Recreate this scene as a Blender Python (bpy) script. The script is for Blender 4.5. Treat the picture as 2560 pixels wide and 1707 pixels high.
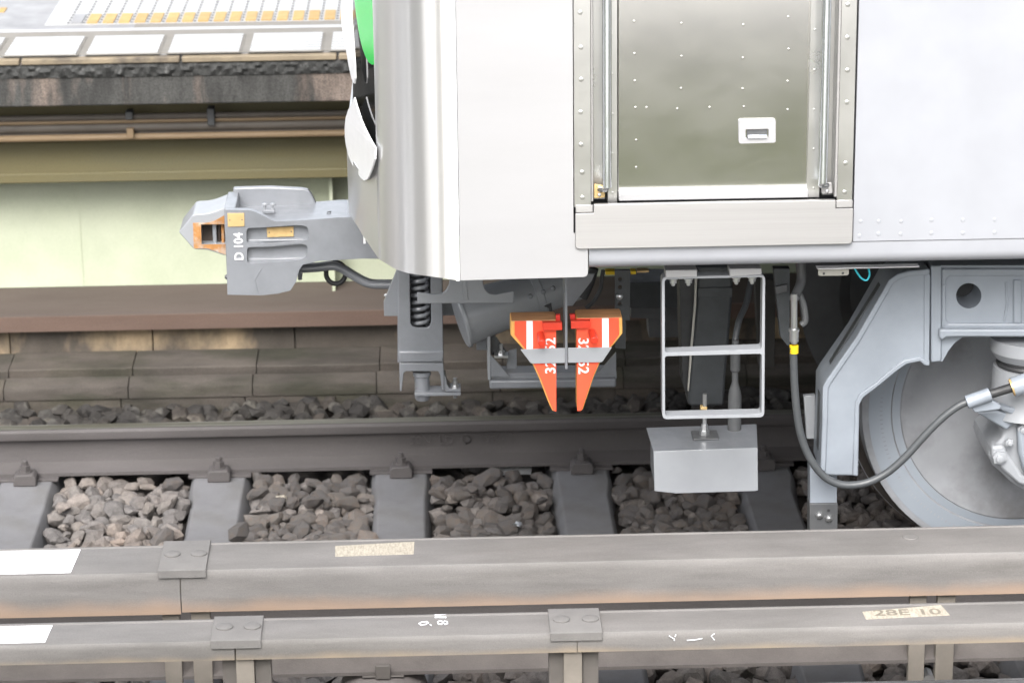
import bpy, bmesh, math, random
from mathutils import Vector, Matrix, noise
from mathutils.geometry import tessellate_polygon
rnd = random.Random(7)
scene = bpy.context.scene
for o in list(bpy.data.objects): bpy.data.objects.remove(o)
COL = scene.collection
R = math.radians

# ------------------------------------------------------------------ camera
LENS, THETA, PSI, ROLL = 101.03, R(17.52), R(1.68), R(.63)
CAM = Vector((0, -8.41, 3.317))
FW = Vector((math.sin(PSI)*math.cos(THETA), math.cos(PSI)*math.cos(THETA), -math.sin(THETA)))
r0 = Vector((math.cos(PSI), -math.sin(PSI), 0)); u0 = r0.cross(FW)
RT = r0*math.cos(ROLL) - u0*math.sin(ROLL); UP = u0*math.cos(ROLL) + r0*math.sin(ROLL)
cd = bpy.data.cameras.new('camera'); cam = bpy.data.objects.new('camera', cd); COL.objects.link(cam)
cd.lens = LENS; cd.sensor_width = 36; cd.clip_start = .1; cd.clip_end = 2000
cd.dof.use_dof = True; cd.dof.focus_distance = 7.75; cd.dof.aperture_fstop = 4.8
m = Matrix((RT, UP, -FW)).transposed().to_4x4(); m.translation = CAM; cam.matrix_world = m
scene.camera = cam
# ------------------------------------------------------------------ sky, sun, exposure (bright overcast day)
w = bpy.data.worlds.new('World'); scene.world = w; w.use_nodes = True
nt = w.node_tree; nt.nodes.clear()
SUN_EL, SUN_AZ = R(46), R(194)     # azimuth clockwise from +Y: behind the camera, a little to its left
sky = nt.nodes.new('ShaderNodeTexSky'); sky.sky_type = 'NISHITA'; sky.sun_disc = False
sky.sun_elevation = SUN_EL; sky.sun_rotation = SUN_AZ; sky.dust_density = 4; sky.air_density = 1.0; sky.ozone_density = 1
hs = nt.nodes.new('ShaderNodeHueSaturation'); hs.inputs['Saturation'].default_value = .30
bg = nt.nodes.new('ShaderNodeBackground'); bg.inputs['Strength'].default_value = .15
wo = nt.nodes.new('ShaderNodeOutputWorld')
nt.links.new(sky.outputs[0], hs.inputs['Color']); nt.links.new(hs.outputs[0], bg.inputs['Color']); nt.links.new(bg.outputs[0], wo.inputs['Surface'])
sd = bpy.data.lights.new('sun', 'SUN'); sd.energy = 1.5; sd.angle = R(40); sd.color = (1, .97, .93)
so = bpy.data.objects.new('sun', sd); COL.objects.link(so)
sdir = Vector((math.sin(SUN_AZ)*math.cos(SUN_EL), math.cos(SUN_AZ)*math.cos(SUN_EL), math.sin(SUN_EL)))
so.rotation_euler = sdir.to_track_quat('Z', 'Y').to_euler(); so.location = sdir*30
vs = scene.view_settings; vs.view_transform = 'Standard'; vs.look = 'None'; vs.exposure = 1.52; vs.gamma = 1; vs.use_curve_mapping = False
scene.cycles.use_denoising = True
scene.cycles.max_bounces = 6

# ------------------------------------------------------------------ helpers
def ray(px, py): return FW + RT*((px-1280)/7184.) - UP*((py-853.5)/7184.)
def at(px, py, Y):                 # survey: photo point -> world point on the plane at depth Y
    d = ray(px, py); return CAM + d*((Y-CAM.y)/d.y)
def zat(py, Y, px=400): return at(px, py, Y).z
def Z3(ox, oy, s):                 # converts points read off an enlarged crop
    return lambda pts: [(ox+a/s, oy+b/s) for a, b in pts]
def cr(path, n=6):                 # Catmull-Rom
    P = [Vector(p) for p in path]; P = [P[0]*2-P[1]] + P + [P[-1]*2-P[-2]]; out = []
    for i in range(1, len(P)-2):
        a, b, c, d = P[i-1:i+3]
        for k in range(n):
            t = k/n; out.append(.5*((2*b)+(c-a)*t+(2*a-5*b+4*c-d)*t*t+(3*b-a-3*c+d)*t**3))
    out.append(P[-2]); return out
def fillet(pts, r, n=5):           # rounds every corner of a 2-D polygon
    out = []; N = len(pts)
    for i in range(N):
        p0, p, p1 = (Vector(pts[i-1]), Vector(pts[i]), Vector(pts[(i+1) % N]))
        rr = r[i] if isinstance(r, (list, tuple)) else r
        a = p0-p; b = p1-p
        k = min(rr, a.length*.48, b.length*.48)
        if k < 1e-5: out.append(tuple(p)); continue
        A = p+a.normalized()*k; B = p+b.normalized()*k
        for j in range(n+1):
            t = j/n; out.append(tuple(A*(1-t)**2+p*2*t*(1-t)+B*t*t))
    return out
class MB:
    def __init__(s): s.v = []; s.f = []
    def add(s, vs, fs):
        o = len(s.v); s.v += [tuple(v) for v in vs]; s.f += [tuple(i+o for i in f) for f in fs]; return s
    def box(s, x0, x1, y0, y1, z0, z1):
        v = [(x, y, z) for z in (z0, z1) for y in (y0, y1) for x in (x0, x1)]
        return s.add(v, [(0, 2, 3, 1), (4, 5, 7, 6), (0, 1, 5, 4), (2, 6, 7, 3), (0, 4, 6, 2), (1, 3, 7, 5)])
    def prism(s, outer, y0, y1, holes=()):     # polygon in X-Z, from depth y0 (near) to y1 (far)
        def area(p): return sum(p[i-1][0]*p[i][1]-p[i][0]*p[i-1][1] for i in range(len(p)))
        o = list(outer)
        if area(o) < 0: o.reverse()
        loops = [o]
        for h in holes:
            h = list(h)
            if area(h) > 0: h.reverse()
            loops.append(h)
        flat = [p for l in loops for p in l]; n = len(flat)
        tris = tessellate_polygon([[Vector((p[0], p[1], 0)) for p in l] for l in loops])
        vs = [(p[0], y0, p[1]) for p in flat]+[(p[0], y1, p[1]) for p in flat]; fs = []
        for t in tris:
            a, b, c = [Vector(flat[i]) for i in t]
            ccw = (b-a).x*(c-a).y-(b-a).y*(c-a).x > 0
            t = tuple(t) if ccw else tuple(reversed(t))
            fs.append(t); fs.append(tuple(i+n for i in reversed(t)))
        k = 0
        for l in loops:
            L = len(l)
            for i in range(L): a = k+i; b = k+(i+1) % L; fs.append((a, a+n, b+n, b))
            k += L
        return s.add(vs, fs)
    def sweepx(s, prof, x0, x1, cap=True):     # closed Y-Z profile along X
        n = len(prof); vs = [(x0, y, z) for y, z in prof]+[(x1, y, z) for y, z in prof]
        ar = sum(prof[i-1][0]*prof[i][1]-prof[i][0]*prof[i-1][1] for i in range(n))
        fs = []
        for i in range(n):
            j = (i+1) % n; fs.append((i, j, j+n, i+n) if ar < 0 else (i, i+n, j+n, j))
        if cap:
            a = tuple(range(n)); b = tuple(range(n, 2*n))
            fs.append(a[::-1] if ar > 0 else a); fs.append(b if ar > 0 else b[::-1])
        return s.add(vs, fs)
    def tube(s, path, r, n=12, cap=True):
        P = [Vector(p) for p in path]; rs = r if isinstance(r, (list, tuple)) else [r]*len(P)
        up = None; rings = []
        for i, p in enumerate(P):
            t = (P[min(i+1, len(P)-1)]-P[max(i-1, 0)]).normalized()
            if up is None: up = t.orthogonal().normalized()
            up = (up-t*up.dot(t)).normalized(); sd_ = t.cross(up)
            rings.append([p+(up*math.cos(a)+sd_*math.sin(a))*rs[i] for a in [2*math.pi*k/n for k in range(n)]])
        vs = [v for r_ in rings for v in r_]; fs = []
        for i in range(len(P)-1):
            for k in range(n):
                a = i*n+k; b = i*n+(k+1) % n; fs.append((a, b, b+n, a+n))
        if cap: fs.append(tuple(range(n-1, -1, -1))); fs.append(tuple(range((len(P)-1)*n, len(P)*n)))
        return s.add(vs, fs)
    def lathe(s, prof, origin, axis, n=24, cap=True):    # prof: (distance along axis, radius)
        axis = Vector(axis).normalized(); e = axis.orthogonal().normalized(); g = axis.cross(e); O = Vector(origin)
        vs = []; fs = []
        for d, r in prof:
            for k in range(n):
                a = 2*math.pi*k/n; vs.append(O+axis*d+(e*math.cos(a)+g*math.sin(a))*max(r, 1e-5))
        for i in range(len(prof)-1):
            for k in range(n):
                a = i*n+k; b = i*n+(k+1) % n; fs.append((a, b, b+n, a+n))
        if cap: fs.append(tuple(range(n-1, -1, -1))); fs.append(tuple(range((len(prof)-1)*n, len(prof)*n)))
        return s.add(vs, fs)
    def mesh(s, name, ng=False):
        me = bpy.data.meshes.new(name); me.from_pydata(s.v, [], s.f); me.validate()
        bm = bmesh.new(); bm.from_mesh(me)
        if ng: bmesh.ops.dissolve_limit(bm, angle_limit=R(.4), verts=bm.verts, edges=bm.edges)
        bmesh.ops.recalc_face_normals(bm, faces=bm.faces); bm.to_mesh(me); bm.free()
        return me
    def build(s, name, mat, parent=None, bevel=0, smooth=True, seg=2):
        me = s.mesh(name, bevel > 0); return mobj(name, me, mat, parent, bevel, smooth, seg)
def mobj(name, me, mat, parent=None, bevel=0, smooth=True, seg=2):
    if mat and not me.materials: me.materials.append(M[mat])
    if smooth:
        me.polygons.foreach_set('use_smooth', [True]*len(me.polygons)); me.set_sharp_from_angle(angle=R(32))
    o = bpy.data.objects.new(name, me); COL.objects.link(o)
    if parent: o.parent = parent
    if bevel:
        b = o.modifiers.new('bevel', 'BEVEL'); b.width = bevel; b.segments = seg; b.limit_method = 'ANGLE'; b.angle_limit = R(40)
    return o
def tag(o, label=None, cat=None, group=None, kind=None):
    if label: o['label'] = label
    if cat: o['category'] = cat
    if group: o['group'] = group
    if kind: o['kind'] = kind
    return o
def thing(name, label, cat, loc=(0, 0, 0), group=None):
    o = bpy.data.objects.new(name, None); COL.objects.link(o); o.empty_display_size = .05
    return tag(o, label, cat, group)
def dup(o, parent=None):
    c = o.copy(); COL.objects.link(c); c.parent = parent
    for ch in o.children: dup(ch, c)
    return c
def XZ(pts, Y): return [(q.x, q.z) for q in (at(a, b, Y) for a, b in pts)]
def circ(cx, cz, r, n=24): return [(cx+r*math.cos(2*math.pi*k/n), cz+r*math.sin(2*math.pi*k/n)) for k in range(n)]
def plate(name, pts, Y, th, mat, parent=None, holes=(), r=0, bevel=.0015, hr=0):
    o = XZ(pts, Y); o = fillet(o, r) if r else o
    hs_ = []
    for h in holes:
        q = XZ(h, Y); hs_.append(fillet(q, hr) if hr else q)
    return MB().prism(o, Y, Y+th, hs_).build(name, mat, parent, bevel)
def text(name, s, size, mat, parent, loc, rot, th=.0006, sx=1, align='CENTER'):
    c = bpy.data.curves.new(name, 'FONT'); c.body = s; c.size = size; c.extrude = th; c.align_x = align; c.align_y = 'CENTER'; c.offset = size*.012
    t = bpy.data.objects.new('tmp', c); COL.objects.link(t)
    dg = bpy.context.evaluated_depsgraph_get(); me = bpy.data.meshes.new_from_object(t.evaluated_get(dg)); me.name = name
    bpy.data.objects.remove(t)
    me.transform(Matrix.Translation(loc) @ rot @ Matrix.Diagonal((sx, 1, 1, 1)))
    me.materials.clear()
    return mobj(name, me, mat, parent, 0, False)
FACE = Matrix.Rotation(R(90), 4, 'X')            # text standing in the X-Z plane, read from -Y
def hexbolt(mb, p, axis, r, h):
    mb.lathe([(0, r), (h, r), (h*1.05, r*.85)], p, axis, 6); mb.lathe([(h, r*.55), (h*1.7, r*.55), (h*1.8, r*.4)], p, axis, 10)
def dome(mb, p, axis, r, h, n=10):
    mb.lathe([(0, r), (h*.45, r*.92), (h*.8, r*.6), (h, r*.15)], p, axis, n)

# ------------------------------------------------------------------ materials
M = {}
def mat(name, col, rough=.6, metal=0, var=.12, scale=8., bump=0, bscale=60., stretch=(1, 1, 1), col2=None, c2scale=3., c2lo=.45, c2hi=.65,
        spec=.5, aniso=0, coat=0, rvar=.08, perobj=0, fine=0, island=False):
    m = bpy.data.materials.new(name); m.use_nodes = True; t = m.node_tree; N = t.nodes; L = t.links
    b = N['Principled BSDF']; b.inputs['Roughness'].default_value = rough; b.inputs['Metallic'].default_value = metal
    b.inputs['Specular IOR Level'].default_value = spec; b.inputs['Coat Weight'].default_value = coat; b.inputs['Coat Roughness'].default_value = .02 if rough < .2 else .22
    tc = N.new('ShaderNodeTexCoord'); mp = N.new('ShaderNodeMapping'); mp.inputs['Scale'].default_value = stretch
    L.new(tc.outputs['Object'], mp.inputs['Vector'])
    def nz(sc, det=5, src=mp): 
        n = N.new('ShaderNodeTexNoise'); n.inputs['Scale'].default_value = sc; n.inputs['Detail'].default_value = det; n.inputs['Roughness'].default_value = .6
        L.new(src.outputs['Vector'], n.inputs['Vector']); return n
    def mixc(fac, a, bb, mode='MIX'):
        x = N.new('ShaderNodeMix'); x.data_type = 'RGBA'; x.blend_type = mode
        for sock, val in ((x.inputs['Factor'], fac), (x.inputs[6], a), (x.inputs[7], bb)):
            if isinstance(val, (int, float)): sock.default_value = val
            elif isinstance(val, tuple): sock.default_value = (*val[:3], 1)
            else: L.new(val, sock)
        return x.outputs[2]
    def rng(src, lo, hi, a, bb):
        r_ = N.new('ShaderNodeMapRange'); r_.inputs[1].default_value = lo; r_.inputs[2].default_value = hi; r_.inputs[3].default_value = a; r_.inputs[4].default_value = bb
        L.new(src, r_.inputs[0]); return r_.outputs[0]
    c = tuple(col)
    if col2:
        f = rng(nz(c2scale).outputs['Fac'], c2lo, c2hi, 0, 1); c = mixc(f, c, tuple(col2))
    if var:
        g = rng(nz(scale).outputs['Fac'], .3, .7, 1-var, 1+var); cmb = N.new('ShaderNodeCombineColor')
        for i in range(3): L.new(g, cmb.inputs[i])
        c = mixc(1., c, cmb.outputs[0], 'MULTIPLY')
    if fine:
        g = rng(nz(bscale*3, 2, tc_map(N, L, tc)).outputs['Fac'], .3, .7, 1-fine, 1+fine); cmb = N.new('ShaderNodeCombineColor')
        for i in range(3): L.new(g, cmb.inputs[i])
        c = mixc(1., c, cmb.outputs[0], 'MULTIPLY')
    if perobj or island:
        oi = N.new('ShaderNodeObjectInfo'); ge = N.new('ShaderNodeNewGeometry'); ad = N.new('ShaderNodeMath'); ad.operation = 'ADD'
        L.new(oi.outputs['Random'], ad.inputs[0])
        if island: L.new(ge.outputs['Random Per Island'], ad.inputs[1])
        else: ad.inputs[1].default_value = 0
        fr = N.new('ShaderNodeMath'); fr.operation = 'FRACT'; L.new(ad.outputs[0], fr.inputs[0])
        cr_ = N.new('ShaderNodeValToRGB'); L.new(fr.outputs[0], cr_.inputs[0]); e = cr_.color_ramp.elements
        p = perobj or .3
        e[0].color = (1-p, 1-p, 1-p*.95, 1); e[1].color = (1+p*1.1, 1+p*.8, 1+p*.6, 1)
        k = cr_.color_ramp.elements.new(.85); k.color = (1.0, .97, .94, 1); k = cr_.color_ramp.elements.new(.4); k.color = (.95, .95, .97, 1)
        c = mixc(1., c, cr_.outputs[0], 'MULTIPLY')
    if isinstance(c, tuple): b.inputs['Base Color'].default_value = (*c, 1)
    else: L.new(c, b.inputs['Base Color'])
    if rvar: L.new(rng(nz(scale*2.3).outputs['Fac'], .3, .7, max(0, rough-rvar), min(1, rough+rvar)), b.inputs['Roughness'])
    if aniso:
        b.inputs['Anisotropic'].default_value = aniso; b.inputs['Anisotropic Rotation'].default_value = .25
        tg = N.new('ShaderNodeTangent'); tg.direction_type = 'RADIAL'; tg.axis = 'Z'; L.new(tg.outputs[0], b.inputs['Tangent'])
    if bump:
        bp = N.new('ShaderNodeBump'); bp.inputs['Strength'].default_value = bump; bp.inputs['Distance'].default_value = .004
        L.new(nz(bscale, 6).outputs['Fac'], bp.inputs['Height']); L.new(bp.outputs[0], b.inputs['Normal'])
    M[name] = m; m['_c'] = 0
    return m
def tc_map(N, L, tc):
    mp = N.new('ShaderNodeMapping'); L.new(tc.outputs['Object'], mp.inputs['Vector']); return mp
mat('stone', (.158, .147, .139), .9, var=.25, scale=45, bump=1, bscale=130, perobj=.28, island=True, col2=(.175, .148, .128), c2scale=2.2, fine=.22)
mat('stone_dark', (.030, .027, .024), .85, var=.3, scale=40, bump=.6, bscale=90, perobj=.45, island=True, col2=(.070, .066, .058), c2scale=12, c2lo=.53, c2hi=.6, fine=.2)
mat('soil', (.05, .044, .04), .95, var=.3, scale=25, bump=.8, bscale=80)
mat('sleeper', (.145, .145, .152), .88, var=.10, scale=6, bump=.3, bscale=220, col2=(.125, .123, .121), c2scale=5, fine=.12)
mat('rail', (.078, .071, .070), .75, var=.14, scale=5, bump=.2, bscale=150, stretch=(.3, 1, 1), col2=(.092, .084, .084), c2scale=3, fine=.12)
mat('rail_top', (.20, .195, .18), .42, metal=.5, var=.15, scale=12, stretch=(.1, 3, 1), col2=(.10, .095, .075), c2scale=14, c2lo=.45, c2hi=.6)
mat('shiny', (.42, .43, .45), .3, metal=1, var=.2, scale=20, stretch=(.05, 2, 2))
mat('iron_dust', (.115, .103, .097), .85, var=.15, scale=10, bump=.2, bscale=120, fine=.1)
mat('stainless', (.76, .755, .75), .29, metal=.88, var=.006, scale=30, stretch=(.03, 1, 4), aniso=1.0, rvar=.012)
mat('stainless_panel', (.43, .43, .44), .48, metal=.35, var=.025, scale=3, stretch=(.5, 1, 3), bump=.012, bscale=3, rvar=.05)
mat('stainless_kick', (.355, .35, .347), .42, metal=.75, var=.05, scale=40, stretch=(.03, 1, 6), aniso=.8, rvar=.04)
mat('stainless_door', (.74, .73, .70), .20, metal=1, var=.02, scale=2, stretch=(1, 1, 2), bump=.0015, bscale=2.5, aniso=.45, rvar=.02)
mat('stainless_strip', (.68, .675, .66), .30, metal=1, var=.02, scale=3, aniso=.5, rvar=.03)
mat('chrome', (.92, .96, 1.0), .22, metal=1, var=.02, rvar=.02, aniso=.9)
mat('bolt_steel', (.62, .63, .64), .32, metal=.9, var=.04, scale=20, rvar=.03)
mat('side_paint', (.345, .356, .386), .42, metal=.15, var=.02, scale=2.5, bump=.010, bscale=3, rvar=.06, fine=.03)
mat('grey_paint', (.205, .216, .236), .42, var=.08, scale=14, bump=.08, bscale=130, col2=(.182, .193, .211), c2scale=6, rvar=.08, coat=.8)
mat('grey_light', (.285, .298, .318), .45, var=.05, scale=10, bump=.04, bscale=200, rvar=.06, coat=.5)
mat('grey_pale', (.255, .283, .322), .5, var=.07, scale=8, bump=.06, bscale=120, col2=(.222, .248, .283), c2scale=3, rvar=.06, coat=.4)
mat('wheel_paint', (.32, .332, .355), .5, var=.12, scale=5, bump=.05, bscale=90, col2=(.17, .168, .172), c2scale=3.6, c2lo=.44, c2hi=.66)
mat('tyre_paint', (.31, .345, .39), .5, var=.05, scale=8, bump=.03, bscale=120, col2=(.275, .31, .355), c2scale=4)
mat('flange_steel', (.10, .088, .08), .6, metal=.4, var=.2, scale=14)
mat('dark_paint', (.050, .055, .060), .45, var=.25, scale=12, bump=.06, bscale=160, fine=.15)
mat('dark_grey', (.088, .091, .095), .5, var=.15, scale=14, bump=.06, bscale=160)
mat('rubber', (.03, .031, .033), .55, var=.2, scale=20)
mat('hose', (.065, .070, .075), .40, var=.1, scale=30)
mat('underframe', (.055, .053, .05), .8, var=.25, scale=6, bump=.1, bscale=60)
mat('beige_metal', (.42, .41, .37), .6, var=.08)
mat('yellow', (.80, .55, .015), .5, var=.08, scale=30)
mat('cyan', (.03, .45, .55), .45, var=.05)
mat('orange', (.86, .092, .040), .48, var=.05, scale=22, bump=.04, bscale=200)
mat('orange_deep', (.62, .045, .02), .45, var=.06, scale=20)
mat('red', (.62, .03, .02), .45, var=.08, scale=30)
mat('wood_edge', (.72, .38, .10), .6, var=.12, scale=12, stretch=(1, 8, 1))
mat('wood_top', (.46, .235, .11), .65, var=.22, scale=9, stretch=(1.5, 14, 14), bump=.15, bscale=20)
mat('white', (.82, .82, .83), .45, var=.02)
mat('chalk', (.75, .76, .8), .9, var=.1)
mat('brass_plate', (.60, .43, .20), .42, metal=.25, var=.08, scale=18, col2=(.50, .34, .15), c2scale=20)
mat('rust', (.36, .17, .055), .85, var=.3, scale=22, bump=.3, bscale=90, col2=(.40, .33, .27), c2scale=16, c2lo=.5, c2hi=.62)
mat('dark_hole', (.045, .034, .028), .9, var=.3, scale=30)
mat('glass_black', (.010, .011, .012), .05, var=0, spec=.12, rvar=0)
mat('green_film', (.02, .60, .09), .2, var=.03, spec=.25, rvar=0)
mat('frp_white', (.88, .885, .90), .25, var=.01, coat=.3, rvar=.02)
mat('cap_grey', (.152, .146, .141), .72, var=.10, scale=14, bump=.1, bscale=200, fine=.14)
mat('sticker', (.86, .86, .88), .5, var=.01)
mat('sticker_print', (.84, .72, .74), .6, var=0)
mat('cream_plate', (.37, .335, .275), .55, var=.28, scale=30, stretch=(6, 1, 1), fine=.14)
mat('stencil', (.19, .168, .135), .7, var=.2, scale=60)
mat('bracket', (.20, .18, .155), .75, var=.15, scale=12, bump=.1, bscale=120)
mat('bracket_dark', (.11, .10, .092), .75, var=.15, scale=12)
mat('porcelain', (.14, .125, .12), .5, var=.15, scale=12)
mat('fascia', (.040, .040, .038), .8, var=.6, scale=14, bump=1, bscale=70, col2=(.14, .112, .095), c2scale=4.2, c2lo=.53, c2hi=.62, stretch=(1, 1, .22), fine=.4)
mat('crust', (.030, .031, .030), .75, var=.6, scale=40, bump=1, bscale=110, col2=(.085, .085, .083), c2scale=60, c2lo=.56, c2hi=.68)
mat('nosing', (.22, .18, .125), .8, var=.2, scale=6, bump=.2, col2=(.07, .06, .05), c2scale=5, c2lo=.52, c2hi=.68)
mat('conduit', (.115, .10, .085), .6, var=.15, scale=6)
mat('conduit_tan', (.24, .17, .10), .6, var=.12, scale=6, stretch=(.4, 1, 1))
mat('olive', (.150, .130, .062), .6, var=.12, scale=3, stretch=(.4, 1, 2), col2=(.125, .114, .062), c2scale=3, fine=.08)
mat('cream_green', (.47, .505, .385), .55, var=.07, scale=2.5, col2=(.40, .44, .32), c2scale=1.6, bump=.02, fine=.04)
mat('brown_dust', (.088, .068, .059), .9, var=.12, scale=4, stretch=(.4, 1, 1), fine=.10)
mat('brown_red', (.112, .075, .059), .9, var=.10, scale=5, stretch=(.5, 1, 2), fine=.10)
mat('wall_stain', (.070, .060, .050), .9, var=.2, scale=8, bump=.3, col2=(.29, .22, .14), c2scale=2.6, c2lo=.46, c2hi=.58, stretch=(1, 1, .6), fine=.1)
mat('trough', (.074, .064, .054), .9, var=.28, scale=9, bump=.6, bscale=90, col2=(.042, .040, .028), c2scale=5, c2lo=.46, c2hi=.62, stretch=(.5, 1, 2), fine=.22, perobj=.18)
mat('deck', (.225, .225, .23), .45, var=.2, scale=5, col2=(.32, .32, .325), c2scale=3)
mat('deck_beige', (.185, .172, .15), .6, var=.12, scale=6)
mat('deck_white', (.39, .395, .40), .4, var=.06)
mat('tile_orange', (.40, .26, .085), .5, var=.12, scale=12, perobj=.15)
mat('tile_dot', (.16, .16, .16), .6, var=.1)
mat('near_web', (.42, .46, .25), .6, var=.06, scale=1.5)
mat('ground_far', (.22, .20, .18), .95, var=.25, scale=12, bump=.5, bscale=30)
mat('reflection_dark', (.10, .105, .10), .6, var=.08, scale=3)  # dark tone of the added posts and block that shape the reflections

def cover_mat(name, orange_lo, orange_hi, dust):
    """weathered resin cover: grey with an iron-dust band along its lower hem"""
    m = mat(name, (.160, .152, .146), .62, var=.16, scale=9, stretch=(.35, 1, 3), bump=.12, bscale=160, col2=(.134, .127, .120), c2scale=4, fine=.16)
    t = m.node_tree; N = t.nodes; L = t.links; b = N['Principled BSDF']; src = b.inputs['Base Color'].links[0].from_socket
    tc = N.new('ShaderNodeTexCoord'); sx = N.new('ShaderNodeSeparateXYZ'); L.new(tc.outputs['Object'], sx.inputs[0])
    n = N.new('ShaderNodeTexNoise'); n.inputs['Scale'].default_value = 5; n.inputs['Detail'].default_value = 8; L.new(tc.outputs['Object'], n.inputs['Vector'])
    mu = N.new('ShaderNodeMath'); mu.operation = 'MULTIPLY_ADD'; mu.inputs[1].default_value = .05; L.new(n.outputs['Fac'], mu.inputs[0]); L.new(sx.outputs['Z'], mu.inputs[2])
    r_ = N.new('ShaderNodeMapRange'); r_.interpolation_type = 'SMOOTHSTEP'; r_.inputs[1].default_value = orange_lo+.025; r_.inputs[2].default_value = orange_hi+.025; r_.inputs[3].default_value = .85; r_.inputs[4].default_value = 0
    L.new(mu.outputs[0], r_.inputs[0])
    x = N.new('ShaderNodeMix'); x.data_type = 'RGBA'; L.new(r_.outputs[0], x.inputs['Factor']); L.new(src, x.inputs[6]); x.inputs[7].default_value = (*dust, 1)
    L.new(x.outputs[2], b.inputs['Base Color'])
cover_mat('cover_back', .408, .462, (.33, .235, .172))
cover_mat('cover_front', .466, .498, (.31, .25, .18))

# ================================================================== SETTING
tag(MB().box(-60, 60, -60, 60, -.5, -.16).build('ground', 'ground_far', smooth=False), kind='structure')
# ------------------------------------------------------------------ ballast: stones
def stone_mesh(seed):
    rr = random.Random(seed); bm = bmesh.new()
    ax = (1.1, .55+.45*rr.random(), .45+.4*rr.random())
    for k in range(22):
        z = 1-2*(k+.5)/22; a = k*2.39996+rr.random()*1.2; q = math.sqrt(1-z*z); f = .74+.42*rr.random()
        bm.verts.new((q*math.cos(a)*f*ax[0], q*math.sin(a)*f*ax[1], z*f*ax[2]))
    r_ = bmesh.ops.convex_hull(bm, input=bm.verts); bmesh.ops.delete(bm, geom=[g for g in r_['geom_interior'] if isinstance(g, bmesh.types.BMVert)], context='VERTS')
    bmesh.ops.dissolve_limit(bm, angle_limit=R(9), verts=bm.verts, edges=bm.edges)
    bmesh.ops.triangulate(bm, faces=bm.faces)
    me = bpy.data.meshes.new('stone'); bm.to_mesh(me); bm.free(); me.materials.append(M['stone']); return me
STONES = [stone_mesh(100+i) for i in range(22)]
SLEEP_X = [-1.97, -1.362, -.718, -.111, .495, 1.106, 1.716, 2.326]
def near_sleeper(x, y, pad):
    return any(abs(x-s) < pad for s in SLEEP_X)
def scatter(x0, x1, y0, y1, rmin, zf, pad, rs, n, seed):
    rr = random.Random(seed); pts = []; grid = {}
    for _ in range(n):
        x = rr.uniform(x0, x1); y = rr.uniform(y0, y1)
        if pad and near_sleeper(x, y, pad): continue
        k = (int(x/rmin//1), int(y/rmin//1))
        if any((x-a)**2+(y-b)**2 < rmin*rmin for i in (-1, 0, 1) for j in (-1, 0, 1) for a, b in grid.get((k[0]+i, k[1]+j), ())): continue
        grid.setdefault(k, []).append((x, y)); pts.append((x, y, zf(x, y)+rr.uniform(-.012, .012), rr.uniform(*rs)))
    return pts
def bedz(x, y):
    return -.062+.03*noise.noise(Vector((x*3, y*3, 0)))+(.03 if y > .45 else 0)
ballast = tag(MB().box(-3.3, 3.6, -2.6, 1.40, -.155, -.105).build('ballast', 'soil', smooth=False), kind='structure')
top = scatter(-1.75, 1.95, -.10, .695, .041, bedz, .120, (.022, .045), 16000, 3)
top.sort(key=lambda p: abs(p[0]-.1)*.6+abs(p[1]-.35)*.5)
def place(p, seed, child):
    rr = random.Random(seed); me = STONES[rr.randrange(len(STONES))]
    mw = Matrix.Translation(p[:3]) @ Matrix.Rotation(rr.uniform(0, 6.28), 4, 'Z') @ Matrix.Rotation(rr.gauss(0, .35), 4, 'X') @ Matrix.Rotation(rr.gauss(0, .35), 4, 'Y') @ Matrix.Scale(p[3], 4)
    if child:
        o = bpy.data.objects.new('stone', me); COL.objects.link(o); o.parent = ballast; o.matrix_world = mw
    else: return me, mw
bigs = [(-.625, .13, .002, .046), (-.215, .12, -.035, .046), (-.87, .60, -.005, .040), (.175, .60, -.005, .050), (-.87, .17, -.03, .044)]
for i, p in enumerate(bigs+top[:295]): place(p, 1000+i, True)
def stuff_mesh(name, pts, seed, mat_, parent):
    vs = []; fs = []
    for i, p in enumerate(pts):
        me, mw = place(p, seed+i, False); o = len(vs)
        vs += [tuple(mw @ v.co) for v in me.vertices]; fs += [tuple(o+k for k in pl.vertices) for pl in me.polygons]
    me = bpy.data.meshes.new(name); me.from_pydata(vs, [], fs)
    return tag(mobj(name, me, mat_, parent, 0, False), kind='stuff')
low = scatter(-3.2, 3.4, -.60, .68, .040, lambda x, y: bedz(x, y)-.026, .113, (.030, .042), 22000, 5)
near = scatter(-3.2, 3.4, -2.5, -.58, .050, lambda x, y: -.06, 0, (.032, .055), 12000, 6)
far = scatter(-3.0, 3.2, .83, 1.40, .043, lambda x, y: -.035+.035*noise.noise(Vector((x*4, y*4, 3)))+(.02 if y > 1.2 else 0), 0, (.030, .052), 12000, 8)
stuff_mesh('loose_stones', top[295:]+low+near, 5000, 'stone', ballast)
stuff_mesh('dark_stones', far, 9000, 'stone_dark', ballast)

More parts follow.
